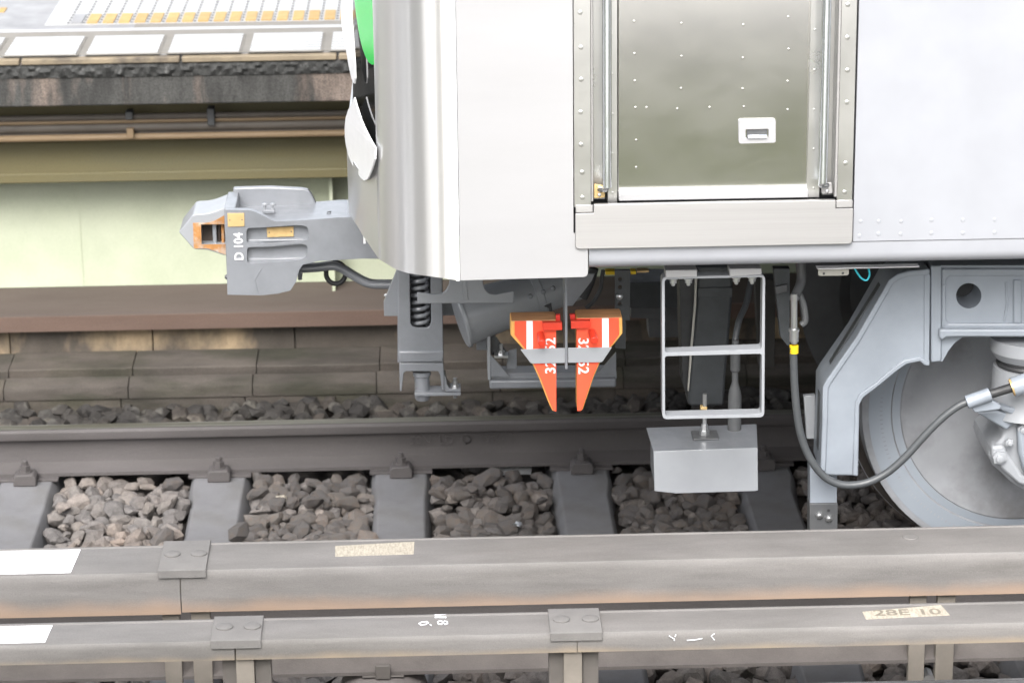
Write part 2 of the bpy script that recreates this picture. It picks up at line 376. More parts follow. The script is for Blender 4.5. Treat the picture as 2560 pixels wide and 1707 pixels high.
# ------------------------------------------------------------------ sleepers with rail clips
def sleeper_mesh():
    mb = MB(); prof = [(-2.3, -.03), (-.42, -.03), (-.36, -.004), (.0, -.004)]
    stations = [(-1.30, -.03), (-.92, -.005), (-.46, -.005), (-.40, -.034), (.49, -.034), (.56, -.005), (.98, -.005), (1.04, -.034), (1.22, -.034)]
    vs = []; fs = []
    for y, z in stations:
        hw = .079 if z < -.02 else .086
        vs += [(-hw-.035, y, z-.16), (-hw-.010, y, z-.02), (-hw+.003, y, z), (hw-.003, y, z), (hw+.010, y, z-.02), (hw+.035, y, z-.16)]
    n = 6
    for i in range(len(stations)-1):
        for k in range(n):
            a = i*n+k; b = i*n+(k+1) % n; fs.append((a, b, b+n, a+n))
    fs.append(tuple(range(n))); fs.append(tuple(range((len(stations)-1)*n, len(stations)*n)))
    mb.add(vs, fs); return mb
desc = {-1.362: 'leftmost grey concrete sleeper cut by the left edge of the photo', -.718: 'grey concrete sleeper with a big stone lying on its corner',
        -.111: 'grey concrete sleeper under the spring post, wide and pale', .495: 'grey concrete sleeper below the orange wheel chocks',
        1.106: 'dark grey concrete sleeper between the pale box and the wheel guard', 1.716: 'dark concrete sleeper behind the train wheel',
        }
proto = None
for x in SLEEP_X:
    if proto is None:
        proto = thing('sleeper', '', 'sleeper')
        sleeper_mesh().build('sleeper_block', 'sleeper', proto, .004)
        pad = MB().box(-.105, .105, .655, .865, -.006, .004).build('base_plate', 'rail', proto, .002)
        for s_, yy in ((-1, .64), (1, .86)):
            MB().prism([(-.038, -.004), (-.038, .024), (-.028, .036), (.028, .036), (.038, .024), (.038, -.004)], yy-.030, yy+.035).build('rail_clip', 'rail', proto, .004)
        for yy in (.645, .86):
            bolt = MB(); bolt.lathe([(.034, .022), (.040, .022)], (0, yy, 0), (0, 0, 1), 14); bolt.lathe([(.04, .018), (.060, .018)], (0, yy, 0), (0, 0, 1), 6); bolt.lathe([(.06, .010), (.074, .010), (.076, .007)], (0, yy, 0), (0, 0, 1), 10)
            bolt.build('bolt', 'rail', proto)
        o = proto
    else: o = dup(proto)
    o.location.x = x; o['group'] = 'sleepers under the track'
    lab = desc.get(x)
    o['label'] = lab or ('concrete sleeper just beyond the left edge of the view' if x < 0 else 'concrete sleeper beyond the train wheel, past the right edge')
# ------------------------------------------------------------------ running rails
def rail_profile(yc, z0, h=.153):
    half = [(.0635, 0), (.0635, .011), (.030, .0235), (.011, .033), (.0078, .05), (.0078, .095), (.012, .108), (.031, .1165), (.0325, .121), (.0325, .143), (.027, .1515), (.012, .153)]
    s_ = h/.153; pr = [(yc+a, z0+b*s_) for a, b in half]+[(yc-a, z0+b*s_) for a, b in reversed(half)]
    return pr
rl = tag(MB().sweepx(rail_profile(.745, .004), -14, 14).build('running_rail', 'rail', bevel=0), 'brown steel running rail crossing the whole photo behind the stones and sleepers', 'rail')
MB().box(-14, 14, .722, .768, .1571, .1576).build('running_surface', 'rail_top', rl, smooth=False)
text('rail_mark', '-  50N  LD  Φ  1984  I', .042, 'rail', rl, (at(1140, 1100, .735)), FACE, .0030)
rl2 = tag(MB().sweepx(rail_profile(-.70, .004, .162), -14, 14).build('running_rail', 'rail'), 'steel running rail hidden behind the cover, carrying the train wheel', 'rail')
MB().box(-14, 14, -.723, -.677, .1661, .1666).build('running_surface', 'rail_top', rl2, smooth=False)

# ================================================================== FAR PLATFORM
pf = thing('platform', 'station platform edge with stained black concrete fascia above a green steel girder', 'platform')
XL, XR = -14, 14
YE = 1.54; ZT = 1.25
MB().box(XL, XR, YE, YE+.25, 1.075, 1.232).build('fascia', 'fascia', pf, .006, smooth=False)
# crusted lip under the nosing: rough relief band
cv = []; cf = []; nx = 1500
for i in range(nx+1):
    x = -3+i*6/nx
    for j in range(5):
        y = YE-.004-.016*max(0, noise.noise(Vector((x*38, j*2.3, 1)))+.25)*(1 if 0 < j < 4 else 0); cv.append((x, y, 1.178+j*.0118))
for i in range(nx):
    for j in range(4): a = i*5+j; cf.append((a, a+1, a+6, a+5))
MB().add(cv, cf).build('crust', 'crust', pf)
nseg = [-3.2, -2.62, -1.98, -1.42, -.86, -.31, .25, .8]
for i in range(len(nseg)-1):
    MB().box(nseg[i]+.004, nseg[i+1]-.004, YE-.012, YE+.03, 1.226, 1.2465).build('nosing', 'nosing', pf, .004)
MB().box(-14, nseg[0]-.004, YE-.012, YE+.03, 1.226, 1.2465).build('nosing', 'nosing', pf)
MB().box(nseg[-1]+.004, 14, YE-.012, YE+.03, 1.226, 1.2465).build('nosing', 'nosing', pf)
MB().box(XL, XR, YE+.032, 6.5, 1.12, ZT).build('deck', 'deck', pf, smooth=False)
MB().box(-4, 1.5, YE+.034, 1.985, ZT+.0004, ZT+.003).build('edge_band', 'deck_beige', pf, smooth=False)
# white slatted anti-slip panels along the edge
for k in range(-2, 5):
    x0 = at(216, 130, 1.56).x+(k-1)*.286
    pn = MB().box(x0-.008, x0+.256, 1.552, 1.875, ZT+.0034, ZT+.0052).build('slip_panel', 'deck_beige', pf, smooth=False)
    for j in range(7):
        y0 = 1.560+j*.045; MB().box(x0, x0+.248, y0, y0+.029, ZT+.0056, ZT+.0105).build('slat', 'deck_white', pn, smooth=False)
MB().box(-4, 1.5, 1.985, 2.03, ZT+.0004, ZT+.0036).build('white_line', 'deck_white', pf, smooth=False)
MB().box(-1.07, 1.5, 2.034, 2.11, ZT+.0004, ZT+.003).build('grey_line', 'deck_beige', pf, smooth=False)
# tactile strip
xt0 = at(160, 40, 2.3).x
MB().box(xt0-.05, 1.5, 2.115, 2.62, ZT+.0004, ZT+.003).build('tactile_base', 'deck_white', pf, smooth=False)
dm = MB()
for k in range(30):
    x0 = xt0+.045+k*.0585
    sh = 0
    MB().box(x0, x0+.040, 2.125, 2.295, ZT+.0034, ZT+.008).build('tile', 'tile_orange' if k > 0 else 'deck', pf, smooth=False)
    if k < 26 and k >= 0:
        for j in range(9): dm.box(x0-.0145, x0-.0045, 2.13+j*.052, 2.142+j*.052, ZT+.0034, ZT+.0075)
tag(dm.build('tactile_dots', 'tile_dot', pf, smooth=False), kind='stuff')
for k in range(5):
    MB().box(xt0-.62+k*.09, xt0-.595+k*.09, 2.39, 2.47, ZT+.0004, ZT+.004).build('tile', 'tile_orange', pf, smooth=False)
# conduits hung below the slab
def pipe(py, Y, r, mt, nm): 
    z = zat(py, Y); return MB().tube([(-14, Y, z), (14, Y, z)], r, 14).build(nm, mt, pf)
pipe(291, 1.70, .012, 'conduit', 'conduit'); pipe(302, 1.70, .008, 'conduit_tan', 'conduit'); pipe(316, 1.71, .018, 'conduit', 'conduit'); pipe(330, 1.72, .010, 'conduit', 'conduit'); pipe(341, 1.70, .0125, 'conduit_tan', 'conduit')
for px_, top_, bot_, mt in ((325, 322, 347, 'conduit_tan'), (526, 272, 314, 'dark_grey'), (322, 280, 300, 'dark_grey')):
    a = at(px_, top_, 1.675); b = at(px_, bot_, 1.675)
    MB().box(a.x-.013, a.x+.013, 1.672, 1.73, b.z, a.z).build('conduit_clamp', mt, pf, .003)
MB().box(XL, XR, 1.812, 1.9, .80, 1.12).build('slab_soffit_beam', 'olive', pf, smooth=False)
# green girder
g = thing('girder', 'pale green painted steel girder carrying the platform edge', 'girder')
zt, zb = zat(346, 1.85)-.004, zat(424, 1.85)
MB().box(XL, XR, 1.80, 1.88, zb, zat(350, 1.8)).build('upper_flange', 'olive', g, .004)
MB().box(XL, XR, 1.795, 1.88, zat(453, 1.795), zat(429, 1.795)).build('lower_lip', 'olive', g, .004)
MB().box(XL, XR, 1.815, 1.9, zat(453, 1.795)+.004, .88).build('flange_core', 'bracket_dark', g, smooth=False)
zc = zat(712, 1.98)
MB().box(XL, XR, 1.98, 2.02, zc, .88).build('web', 'cream_green', g, smooth=False)
for px_ in (832, 2050, -500, 3200):
    a = at(px_, 600, 1.90); MB().box(a.x-.006, a.x+.006, 1.86, 1.979, zc+.002-.04*(px_ == 832), .74).build('stiffener', 'cream_green', g, .001)
a = at(200, 560, 1.98); MB().box(a.x-.0012, a.x+.0012, 1.977, 1.9795, zc, .74).build('web_joint', 'cream_green', g, smooth=False)
MB().box(XL, XR, 2.4, 2.45, -.1, 1.1).build('back_wall', 'underframe', g, smooth=False)
# brown dusty ledge, stained wall and trough covers
lw = thing('retaining_wall', 'low brown dusty concrete wall with stained patches below the green girder', 'wall')
Yf = 1.612
MB().box(XL, XR, Yf, 2.4, zc-.055, zc-.002).build('ledge', 'brown_dust', lw, .004)
MB().box(XL, XR, Yf-.006, Yf, zc-.060, zc-.004).build('ledge_face', 'brown_red', lw, smooth=False)
xs = [-14]+[-3.1+i*.52 for i in range(13)]+[14]
for i in range(len(xs)-1):
    MB().box(xs[i]+.002, xs[i+1]-.002, 1.66, 2.3, -.1, zc-.0555).build('block', 'wall_stain', lw, .003)
tr = thing('cable_trough', 'row of weathered concrete cable trough covers along the foot of the wall', 'cable trough')
jx = [at(p, 950, 1.45).x for p in (20, 350, 700)]
pitch = .445; jx = [jx[0]+(k-4)*pitch for k in range(18)]
for i in range(len(jx)-1):
    d = rnd.uniform(-.003, .003); a, b = jx[i]+.0016, jx[i+1]-.0016
    z1 = .125+d
    MB().sweepx([(1.475, .09), (1.475, z1-.004), (1.48, z1), (1.659, z1+.006), (1.659, .05), (1.48, .05)], a, b).build('back_slab', 'trough', tr, .0012)
    MB().sweepx([(1.405, .030), (1.403, .062+d), (1.408, .074+d), (1.418, .080+d), (1.474, .094+d), (1.474, .030)], a-.012, b-.012).build('front_slab', 'trough', tr, .0012)
    MB().sweepx([(1.410, -.15), (1.410, .028), (1.60, .028), (1.60, -.15)], a-.04, b-.04).build('kerb_block', 'trough', tr, .0015)
# ------------------------------------------------------------------ platform on the photographer's side (seen only in reflections)
np_ = thing('near_platform', 'platform on the photographer\'s side, out of view', 'platform')
MB().box(-30, 30, -14, -4.84, 1.05, 1.25).build('deck', 'deck', np_, smooth=False)
MB().box(-30, 30, -4.95, -4.85, -.1, 1.03).build('web', 'near_web', np_, smooth=False)
MB().box(-30, 30, -4.83, -4.751, .98, 1.249).build('fascia', 'fascia', np_, smooth=False)
for k in range(-2, 4):
    MB().box(k*8-2.35, k*8-1.55, -5.9, -5.3, 1.25, 9).build('reflection_post', 'reflection_dark', np_, .01)  # added out of view, mirrored as a dark band in the cab corner
MB().box(-11, -8.0, -8.5, -5.6, 1.25, 7).build('reflection_block', 'reflection_dark', np_, smooth=False)  # invented unseen block, gives the corner panel its second dark band

# ================================================================== CONDUCTOR RAILS AND THEIR COVERS
GC = 'third rail covers'
def cover_prof(yf, yn, zt, zb, bow=.008):
    o = [(yf, zt-.05), (yf, zt-.006), (yf+.003, zt), (yf-.006, zt+.002), (yf-.010, zt-.001), (yn+.012, zt-.002), (yn+.004, zt-.004), (yn, zt-.011)]
    for k in range(1, 7):
        t = k/6; o.append((yn-bow*math.sin(t*math.pi*.62), zt-.011+(zb-zt+.011)*t))
    i = [(y+(.006 if y < (yf+yn)/2 else -.006), z-(.006 if z > zb+.02 else 0)) for y, z in reversed(o)]
    return o+i
def cover(x0, x1, prof, mt, label):
    return tag(MB().sweepx(prof, x0, x1).build('rail_cover', mt), label, 'rail cover', GC)
P1 = cover_prof(-1.300, -1.483, .53, zat(1530, -1.487)); P2 = cover_prof(-1.818, -1.945, .53, zat(1653, -1.948), .004)
j1 = at(452, 1480, -1.485).x; j2a = at(588, 1620, -1.945).x; j2b = at(1443, 1615, -1.945).x
# the left cover of the rear row hangs a few millimetres lower than its neighbour
c1l = cover(-9, j1-.0015, [(y, z-.005) for y, z in P1], 'cover_back', 'left grey cover of the rear row, with a white sticker on top')
c1r = cover(j1+.0015, 9, P1, 'cover_back', 'long grey cover of the rear row with a pale worn plate on top')
c2l = cover(-9, j2a-.002, P2, 'cover_front', 'left grey cover of the front row, with a white sticker on top')
c2m = cover(j2a+.002, j2b-.001, P2, 'cover_front', 'middle grey cover of the front row with chalk marks')
c2r = cover(j2b+.001, 9, P2, 'cover_front', 'right grey cover of the front row stencilled 28E 10')
def topz(px, py, z):
    d = ray(px, py); return CAM+d*((z-CAM.z)/d.z)
def topplate(name, pts, z, th, mt, parent, bevel=0):
    q = [topz(a, b, z) for a, b in pts]; n = len(q)
    vs = [(p.x, p.y, z-th) for p in q]+[(p.x, p.y, z) for p in q]
    fs = [tuple(range(n)), tuple(range(n, 2*n))]+[(i, (i+1) % n, (i+1) % n+n, i+n) for i in range(n)]
    return MB().add(vs, fs).build(name, mt, parent, bevel, smooth=False)
def topbox(name, x0, x1, y0, y1, z, th, mt, parent):
    return MB().box(x0, x1, y0, y1, z-th, z).build(name, mt, parent, smooth=False)
xs1 = topz(188, 1400, .53).x; xs2 = topz(120, 1590, .53).x
def skew(name, x0, x1, y0, y1, z, mt, parent, sk):
    vs = [(x0, y0, z-.001), (x1-sk, y0, z-.001), (x1+sk, y1, z-.001), (x0, y1, z-.001)]; vs += [(a, b, z) for a, b, _ in vs]
    return MB().add(vs, [(3, 2, 1, 0), (4, 5, 6, 7), (0, 1, 5, 4), (1, 2, 6, 5), (2, 3, 7, 6), (3, 0, 4, 7)]).build(name, mt, parent, smooth=False)
s1 = skew('sticker', -2.6, xs1, -1.474, -1.312, .5248, 'sticker', c1l, .004)
s2 = skew('sticker', -2.6, xs2, -1.934, -1.829, .5298, 'sticker', c2l, .003)
FLAT = Matrix.Identity(4)
q = topz(45, 1575, .53); text('warning_print', '危険', .062, 'sticker_print', s2, (q.x, -1.882, .5303), FLAT, .0002, 1.0)
q = topz(75, 1395, .53); text('warning_print', '危険', .075, 'sticker_print', s1, (q.x, -1.392, .5253), FLAT, .0002, 1.1)
topplate('worn_plate', [(838, 1364), (1036, 1353), (1034, 1384), (838, 1390)], .5292, .002, 'cream_plate', c1r)
sp = topplate('number_plate', [(2156, 1528), (2352, 1511), (2374, 1536), (2165, 1546)], .5298, .002, 'cream_plate', c2r)
q = topz(2268, 1530, .53)
text('number_print', '28E 10', .050, 'stencil', sp, (q.x, q.y, .5302), Matrix.Rotation(R(.2), 4, 'Z'), .0002, 1.22)
MB().lathe([(0, .022), (.003, .020), (.0035, .012)], topz(2276, 1341, .53)-Vector((0, 0, .001)), (0, 0, 1), 18).build('plug', 'cap_grey', c1r)
def scrawl(name, strokes, parent, z):
    mb = MB()
    for st in strokes: mb.tube([topz(a, b, z)-Vector((0, 0, .0006)) for a, b in st], .0016, 5)
    return mb.build(name, 'chalk', parent)
zz = Z3(850, 1300, 2.767)
scrawl('chalk_mark', [zz(s_) for s_ in ([(655, 652), (735, 652)], [(655, 654), (690, 660), (735, 668)], [(655, 668), (735, 670)], [(690, 692), (675, 700), (680, 714), (705, 716), (712, 704), (702, 694), (690, 692)], [(712, 704), (722, 694), (742, 698), (744, 712), (728, 718), (712, 704)], [(560, 722), (545, 712), (570, 700), (600, 698), (612, 706), (590, 718), (560, 722)], [(622, 718), (632, 724)])], c2m, .5315)
zz = Z3(1660, 1250, 2.613)
mb = MB()
for st in ([(32, 884), (68, 905), (66, 916)], [(78, 875), (72, 890)], [(150, 913), (190, 912), (250, 902)], [(330, 870), (308, 885), (330, 912)]):
    mb.tube([at(a, b, -1.9505) for a, b in zz(st)], .0012, 5)
mb.build('scratch_mark', 'chalk', c2r)
# joint caps
def cap(px_l, px_r, prof, label, py):
    yf = max(p[0] for p in prof); yn = min(p[0] for p in prof[:8]); zt = .53
    a = topz(px_l, py, zt).x; b = topz(px_r, py, zt).x
    pr = [(yf+.008, zt-.02), (yf+.008, zt+.003), (yf+.004, zt+.0055), (yn-.002, zt+.0045), (yn-.008, zt+.001), (yn-.0095, zt-.020), (yn-.0055, zt-.020), (yn-.004, zt-.002), (yf, zt+.0022), (yf+.003, zt-.02)]
    t = thing('joint_cap', label, 'joint cap', group='caps over the cover joints')
    MB().sweepx(pr, a, b).build('cap_plate', 'cap_grey', t, .001)
    for f in (.24, .80):
        MB().lathe([(0, .021), (.0045, .021), (.0065, .017), (.007, .006)], (a+(b-a)*f, (yf+yn)/2, zt+.0040), (0, 0, 1), 20).build('rivet', 'cap_grey', t)
    return t
cap(403, 521, P1, 'grey joint cap with two rivets on the rear row of covers', 1390)
cap(532, 656, P2, 'grey joint cap with two rivets on the front row, left one', 1570)
cap(1372, 1501, P2, 'grey joint cap with two rivets on the front row, below the orange chocks', 1550)
# conductor rails
for nm, yc, lab in (('conductor_rail', -1.40, 'conductor rail with polished top half hidden under the rear covers'), ('conductor_rail', -1.885, 'conductor rail under the front covers, showing at the lower right corner')):
    o = tag(MB().sweepx(rail_profile(yc, .212, .128), -9, 9).build(nm, 'iron_dust'), lab, 'rail')
    MB().box(-9, 9, yc-.027, yc+.027, .3401, .3406).build('contact_surface', 'shiny', o, smooth=False)
# insulator under the rear conductor rail
q = at(880*1.0884, 1540*1.0884, -1.44)
ins = thing('insulator', 'brown mushroom shaped insulator under the conductor rail at the bottom edge', 'insulator')
MB().lathe([(-.14, .10), (-.06, .11), (-.03, .118), (.0, .108), (.018, .085), (.026, .05), (.03, .04)], (q.x, -1.40, .182), (0, 0, 1), 32).build('porcelain_bell', 'porcelain', ins)
MB().box(q.x-.055, q.x+.055, -1.47, -1.33, .2075, .2115).build('seat', 'bracket_dark', ins, .003)
MB().box(q.x-.020, q.x+.020, -1.478, -1.462, .205, .245).build('rail_clamp', 'bracket_dark', ins, .003)
# cover brackets
def bars(px0, px1, yc, label, kind):
    t = thing('cover_bracket', label, 'bracket', group='brackets holding the covers')
    x0 = at(px0, 1660, yc).x; x1 = at(px1, 1660, yc).x; w_ = x1-x0
    if kind == 'pair':
        for a, b in ((0, .36), (.60, 1)):
            MB().box(x0+a*w_, x0+b*w_, yc-.012, yc+.012, -.15, .50).build('upright', 'bracket', t, .002)
        MB().box(x0, x1, yc-.02, yc+.10, .46, .515).build('arm', 'bracket', t, .002)
        mb = MB(); mb.lathe([(0, .017), (.05, .017)], (x0+.48*w_, yc+.04, .16), (0, -1, 0), 8); mb.build('bolt', 'bolt_steel', t)
    else:
        for a, b, dy, mt in ((0, .30, .02, 'bracket_dark'), (.29, .66, 0, 'bracket'), (.67, 1, .02, 'bracket_dark')):
            MB().box(x0+a*w_, x0+b*w_, yc+dy-.008, yc+dy+.03, -.15, .51).build('upright', mt, t, .002)
    return t
bars(413, 532, -1.455, 'twin bar bracket of the rear cover, near the left joint', 'pair')
bars(2268, 2381, -1.455, 'twin bar bracket of the rear cover, below the train wheel', 'pair')
bars(555, 677, -1.93, 'channel shaped bracket of the front cover below its left joint cap', 'ch')
bars(1373, 1497, -1.93, 'channel shaped bracket of the front cover below the orange chocks', 'ch')

# ================================================================== TRAIN CAR
car = thing('train_car', 'stainless steel metro car with grey coupler, cab door and bogie standing on the track', 'train')
zA = Z3(400, 400, 2.529); zB = Z3(920, 640, 3.36); zC = Z3(1400, 0, 2.24); zD = Z3(1960, 620, 2.118); zE = Z3(1480, 660, 3.92); zF = Z3(800, 0, 2.063); zG = Z3(840, 0, 3.0125); zH = Z3(440, 450, 5.058); zI = Z3(1960, 640, 4.9)
# --- body shell: cab corner panel with its wrap-round front skirt
plan = []
for k in range(15):
    a = (k/14)*math.pi/2; plan.append((.075-.210*math.sin(a), -1.08-.22*math.cos(a)))
EDGE = len(plan)-1
plan += [(-.152, -1.02), (-.176, -.95), (-.198, -.86), (-.214, -.75), (-.225, -.62), (-.230, -.4), (-.232, 0), (-.230, .4), (-.214, .75), (-.135, 1.08), (.075, 1.3)]
bot = [(872, 535), (882, 548), (914, 601), (945, 647), (989, 674), (1023, 684), (1091, 693), (1145, 701)]
def proj(p):
    v = Vector(p)-CAM; return 1280+7184*v.dot(RT)/v.dot(FW), 853.5-7184*v.dot(UP)/v.dot(FW)
def zbot(x, y):
    px = proj((x, y, 1.3))[0]
    if px <= bot[0][0]: return at(bot[0][0], bot[0][1], y).z
    for (a, b), (c, d) in zip(bot, bot[1:]):
        if a <= px <= c: return at(px, b+(d-b)*(px-a)/(c-a), y).z
    return at(1145, 701, -1.3).z
cpts = [(x, y, zbot(x, y)) for x, y in plan]
zmid = cpts[EDGE+5][2]
cpts = [(x, y, z if i <= EDGE+5 else (zmid if y < .7 else zmid-.03)) for i, (x, y, z) in enumerate(cpts)]
RIM = [(863, 355), (875, 388), (892, 418), (908, 438), (914, 438), (931, 405), (938, 392)]
def ztop_front(i):
    if i <= EDGE or i >= len(cpts)-2: return 3.55
    x, y, z = cpts[i]; px = proj((x, y, 1.4))[0]
    if i > EDGE+6: return 1.40
    px = min(max(px, RIM[0][0]), RIM[-1][0])
    for (a, b), (c, d) in zip(RIM, RIM[1:]):
        if a <= px <= c: return at(px, b+(d-b)*(px-a)/(c-a), y).z
def shell(lst, tops, nz=14, t=.006):
    n = len(lst); nr = []
    for i in range(n):
        a = lst[max(i-1, 0)]; b = lst[min(i+1, n-1)]; d = Vector((b[0]-a[0], b[1]-a[1], 0)).normalized(); nr.append(Vector((-d.y, d.x, 0)))
    vs = []; fs = []; W = nz+1
    for lay in (0, 1):
        for i, ((x, y, z0), z1) in enumerate(zip(lst, tops)):
            p = Vector((x, y, 0))-nr[i]*t*lay*(1 if nr[i].dot(Vector((-1, 0, 0))) > -.2 else 1)
            for k in range(W): vs.append((p.x, p.y, z0+(z1-z0)*(k/nz)))
    o = n*W
    for i in range(n-1):
        for k in range(nz):
            a = i*W+k; fs.append((a, a+1, a+W+1, a+W)); fs.append((o+a+W, o+a+W+1, o+a+1, o+a))
        for k in (0, nz):
            a = i*W+k; fs.append((a, a+W, o+a+W, o+a))
    for i in (0, n-1):
        for k in range(nz): a = i*W+k; fs.append((a, a+1, o+a+1, o+a))
    return MB().add(vs, fs)
def thick(o, t, off=1):
    s_ = o.modifiers.new('solidify', 'SOLIDIFY'); s_.thickness = t; s_.offset = off; return o
xk = at(1470, 690, -1.3).x; xe = at(1433, 300, -1.3).x
i0 = list(range(EDGE+1))
cp = [cpts[i] for i in i0]; tops = [3.55]*len(cp)
shell(cp, tops).build('corner_panel', 'stainless', car)
fr = [cpts[i] for i in range(EDGE, len(cpts))]
shell(fr, [ztop_front(i) if i > EDGE else at(938, 400, cpts[i][1]).z for i in range(EDGE, len(cpts))], 6).build('front_skirt', 'stainless', car)
zb0 = cpts[0][2]
fl = fillet([(.0765, zb0), (xk, at(1470, 692, -1.3).z), (xk, 1.36), (xe-.0005, 1.36), (xe-.0005, 3.55), (.0765, 3.55)], [0, .014, 0, 0, 0, 0])
MB().prism(fl, -1.303, -1.296).build('flat_panel', 'stainless_panel', car, .001)
MB().box(.066, .0755, -1.3045, -1.296, zb0-.001, 3.55).build('seam_bead', 'frp_white', car, .001)
# --- front mask: black window, green band, white rims
def fY(px): return -1.085+(939-px)/(939-861)*.46
def sheet(name, pts, mt, off, th=.03, n=1, yf=fY):
    q = []
    for a, b in pts:
        p = at(a-off*870, b, yf(a)); q.append(p+Vector((off, off*.5, 0)))
    tri = tessellate_polygon([[Vector((p.y, p.z, 0)) for p in q]]); N_ = len(q)
    vs = [tuple(p) for p in q]+[(p.x+th, p.y+th*.4, p.z) for p in q]
    fs = [tuple(t) for t in tri]+[tuple(i+N_ for i in reversed(t)) for t in tri]+[(i, (i+1) % N_, (i+1) % N_+N_, i+N_) for i in range(N_)]
    return MB().add(vs, fs).build(name, mt, car, 0, smooth=False)
# window glass: a gently bulged grid
gv = []; gf = []; NG = 14
for i in range(NG+1):
    px = 873+(944-873)*i/NG
    for j in range(NG+1):
        py = -520+(452+520)*j/NG; p = at(px, py, fY(px)); gv.append((p.x+.013-.004*math.sin(math.pi*i/NG), p.y, p.z))
# glass also carries on across the nose to the far side
for i in range(NG):
    for j in range(NG): a = i*(NG+1)+j; gf.append((a, a+1, a+NG+2, a+NG+1))
thick(MB().add(gv, gf).build('front_window', 'glass_black', car), .006, 0)
lens2 = zG([(136, 735), (114, 785), (90, 832), (72, 890), (65, 960), (66, 1030), (74, 1095), (92, 1170), (120, 1240), (155, 1300), (190, 1345), (213, 1360), (235, 1350), (255, 1310), (276, 1250), (292, 1200), (296, 1115), (262, 1060), (232, 1000), (205, 945), (185, 895), (165, 835), (148, 780)])
lens1 = zG([(42, -900), (42, -300), (45, 0), (38, 100), (42, 190), (58, 290), (75, 380), (95, 500), (115, 590), (131, 628), (137, 632), (143, 590), (140, 500), (132, 380), (122, 250), (112, 120), (106, 0), (100, -300), (100, -900)])
sheet('window_rim', lens2, 'frp_white', 0, .004, yf=lambda p: fY(p)-.07); sheet('window_rim', lens1, 'frp_white', 0, .004, yf=lambda p: fY(p)-.07)
green = zG([(120, -900), (125, -300), (138, 0), (150, 110), (165, 210), (180, 290), (200, 370), (220, 425), (245, 470), (270, 489), (297, 489), (297, -900)])
sheet('green_band', green, 'green_film', 0, .003, yf=lambda p: fY(p)-.03)
MB().box(at(910, 500, -.86).x-.004, at(910, 500, -.86).x+.003, -.90, -.85, at(910, 600, -.86).z, at(910, 448, -.86).z).build('skirt_seam', 'frp_white', car, .001)
# --- side wall right of the door, roof and floor
xr = at(2139, 300, -1.30).x
XEND = 9.0
MB().box(xr+.001, XEND, -1.300, -1.27, at(2140, 604, -1.3).z, 3.55).build('side_panel', 'side_paint', car, .001)
zs0 = at(1480, 673, -1.29).z; zs1 = at(2140, 604, -1.3).z-.0015
pr = [(-1.297, zs1), (-1.297, zs0+.032)]+[(-1.297+.032*(1-math.cos(t)), zs0+.032-.032*math.sin(t)) for t in [math.pi/2*k/8 for k in range(1, 9)]]+[(-1.15, zs0), (-1.15, zs1)]
MB().sweepx(pr, xk+.003, XEND).build('sole_bar', 'side_paint', car)
MB().box(xk+.003, xr, -1.2965, -1.27, zs1, at(1800, 560, -1.3).z).build('sill_panel', 'side_paint', car, smooth=False)
MB().box(.15, XEND, -1.14, 1.28, zs0+.01, zs0+.05).build('floor', 'underframe', car, smooth=False)
MB().box(-.13, .15, -1.05, 1.05, zs0+.03, zs0+.06).build('cab_floor', 'underframe', car, smooth=False)
MB().box(.08, XEND, -1.29, 1.3, 3.55, 3.6).build('roof', 'side_paint', car, smooth=False)
MB().box(.08, XEND, 1.27, 1.3, zs0, 3.55).build('far_side_panel', 'side_paint', car, smooth=False)
MB().box(-.10, .06, -1.0, 1.0, 1.35, 3.55).build('cab_interior', 'rubber', car, smooth=False)
rv = None
def rivets(parent, pts, Y, r, h, mt, name='rivet'):
    global rv
    for a, b in pts:
        p = at(a, b, Y); mb = MB(); dome(mb, (0, 0, 0), (0, -1, 0), r, h, 8); o = mb.build(name, mt, parent); o.location = p
rivets(car, zI([(0, 0)])[:0], -1.3, .005, .002, 'side_paint')
zR = Z3(2060, 0, 2.24)
rivets(car, zR([(205, 1240), (305, 1240), (432, 1240), (602, 1233), (778, 1233), (956, 1230), (197, 1320), (305, 1310), (430, 1310), (602, 1305), (778, 1305), (956, 1302)]), -1.3002, .006, .0012, 'side_paint', 'spot_weld')
# --- cab door, its posts, channels and handrails
xd0, xd1 = at(1545, 300, -1.255).x, at(2021, 300, -1.255).x
zd0 = at(1780, 476, -1.255).z
dr = MB().box(xd0, xd1, -1.255, -1.225, zd0, 3.3).build('cab_door', 'stainless_door', car, .002)
hp = zC([(1000, 672), (1208, 668), (1208, 800), (1002, 806)])
hnd = plate('handle_plate', hp, -1.263, .008, 'stainless_panel', dr, holes=[zC([(1038, 726), (1168, 722), (1168, 776), (1040, 780)])], r=.006, bevel=.002, hr=.004)
q0 = at(*zC([(1104, 760)])[0], -1.262); MB().box(q0.x-.026, q0.x+.026, -1.2585, -1.2555, q0.z-.014, q0.z+.014).build('handle_recess', 'dark_grey', dr, smooth=False)
MB().tube([(q0.x-.024, -1.2635, q0.z-.003), (q0.x+.024, -1.2635, q0.z-.003)], .006, 10).build('handle_bar', 'chrome', dr)
drv = zC([(415, 122), (680, 133), (1027, 142), (1278, 98), (418, 303), (681, 318), (1024, 327), (1281, 278), (419, 456), (678, 498), (1023, 500), (1275, 458), (423, 605), (485, 605), (657, 612), (838, 605), (1030, 600), (1275, 617), (427, 787), (427, 940)])
rivets(dr, drv, -1.2552, .0034, .0004, 'stainless_door', 'spot_weld')
MB().box(xd0-.09, xd1+.09, -1.222, -1.20, zd0-.05, 3.3).build('door_backing', 'rubber', car, smooth=False)
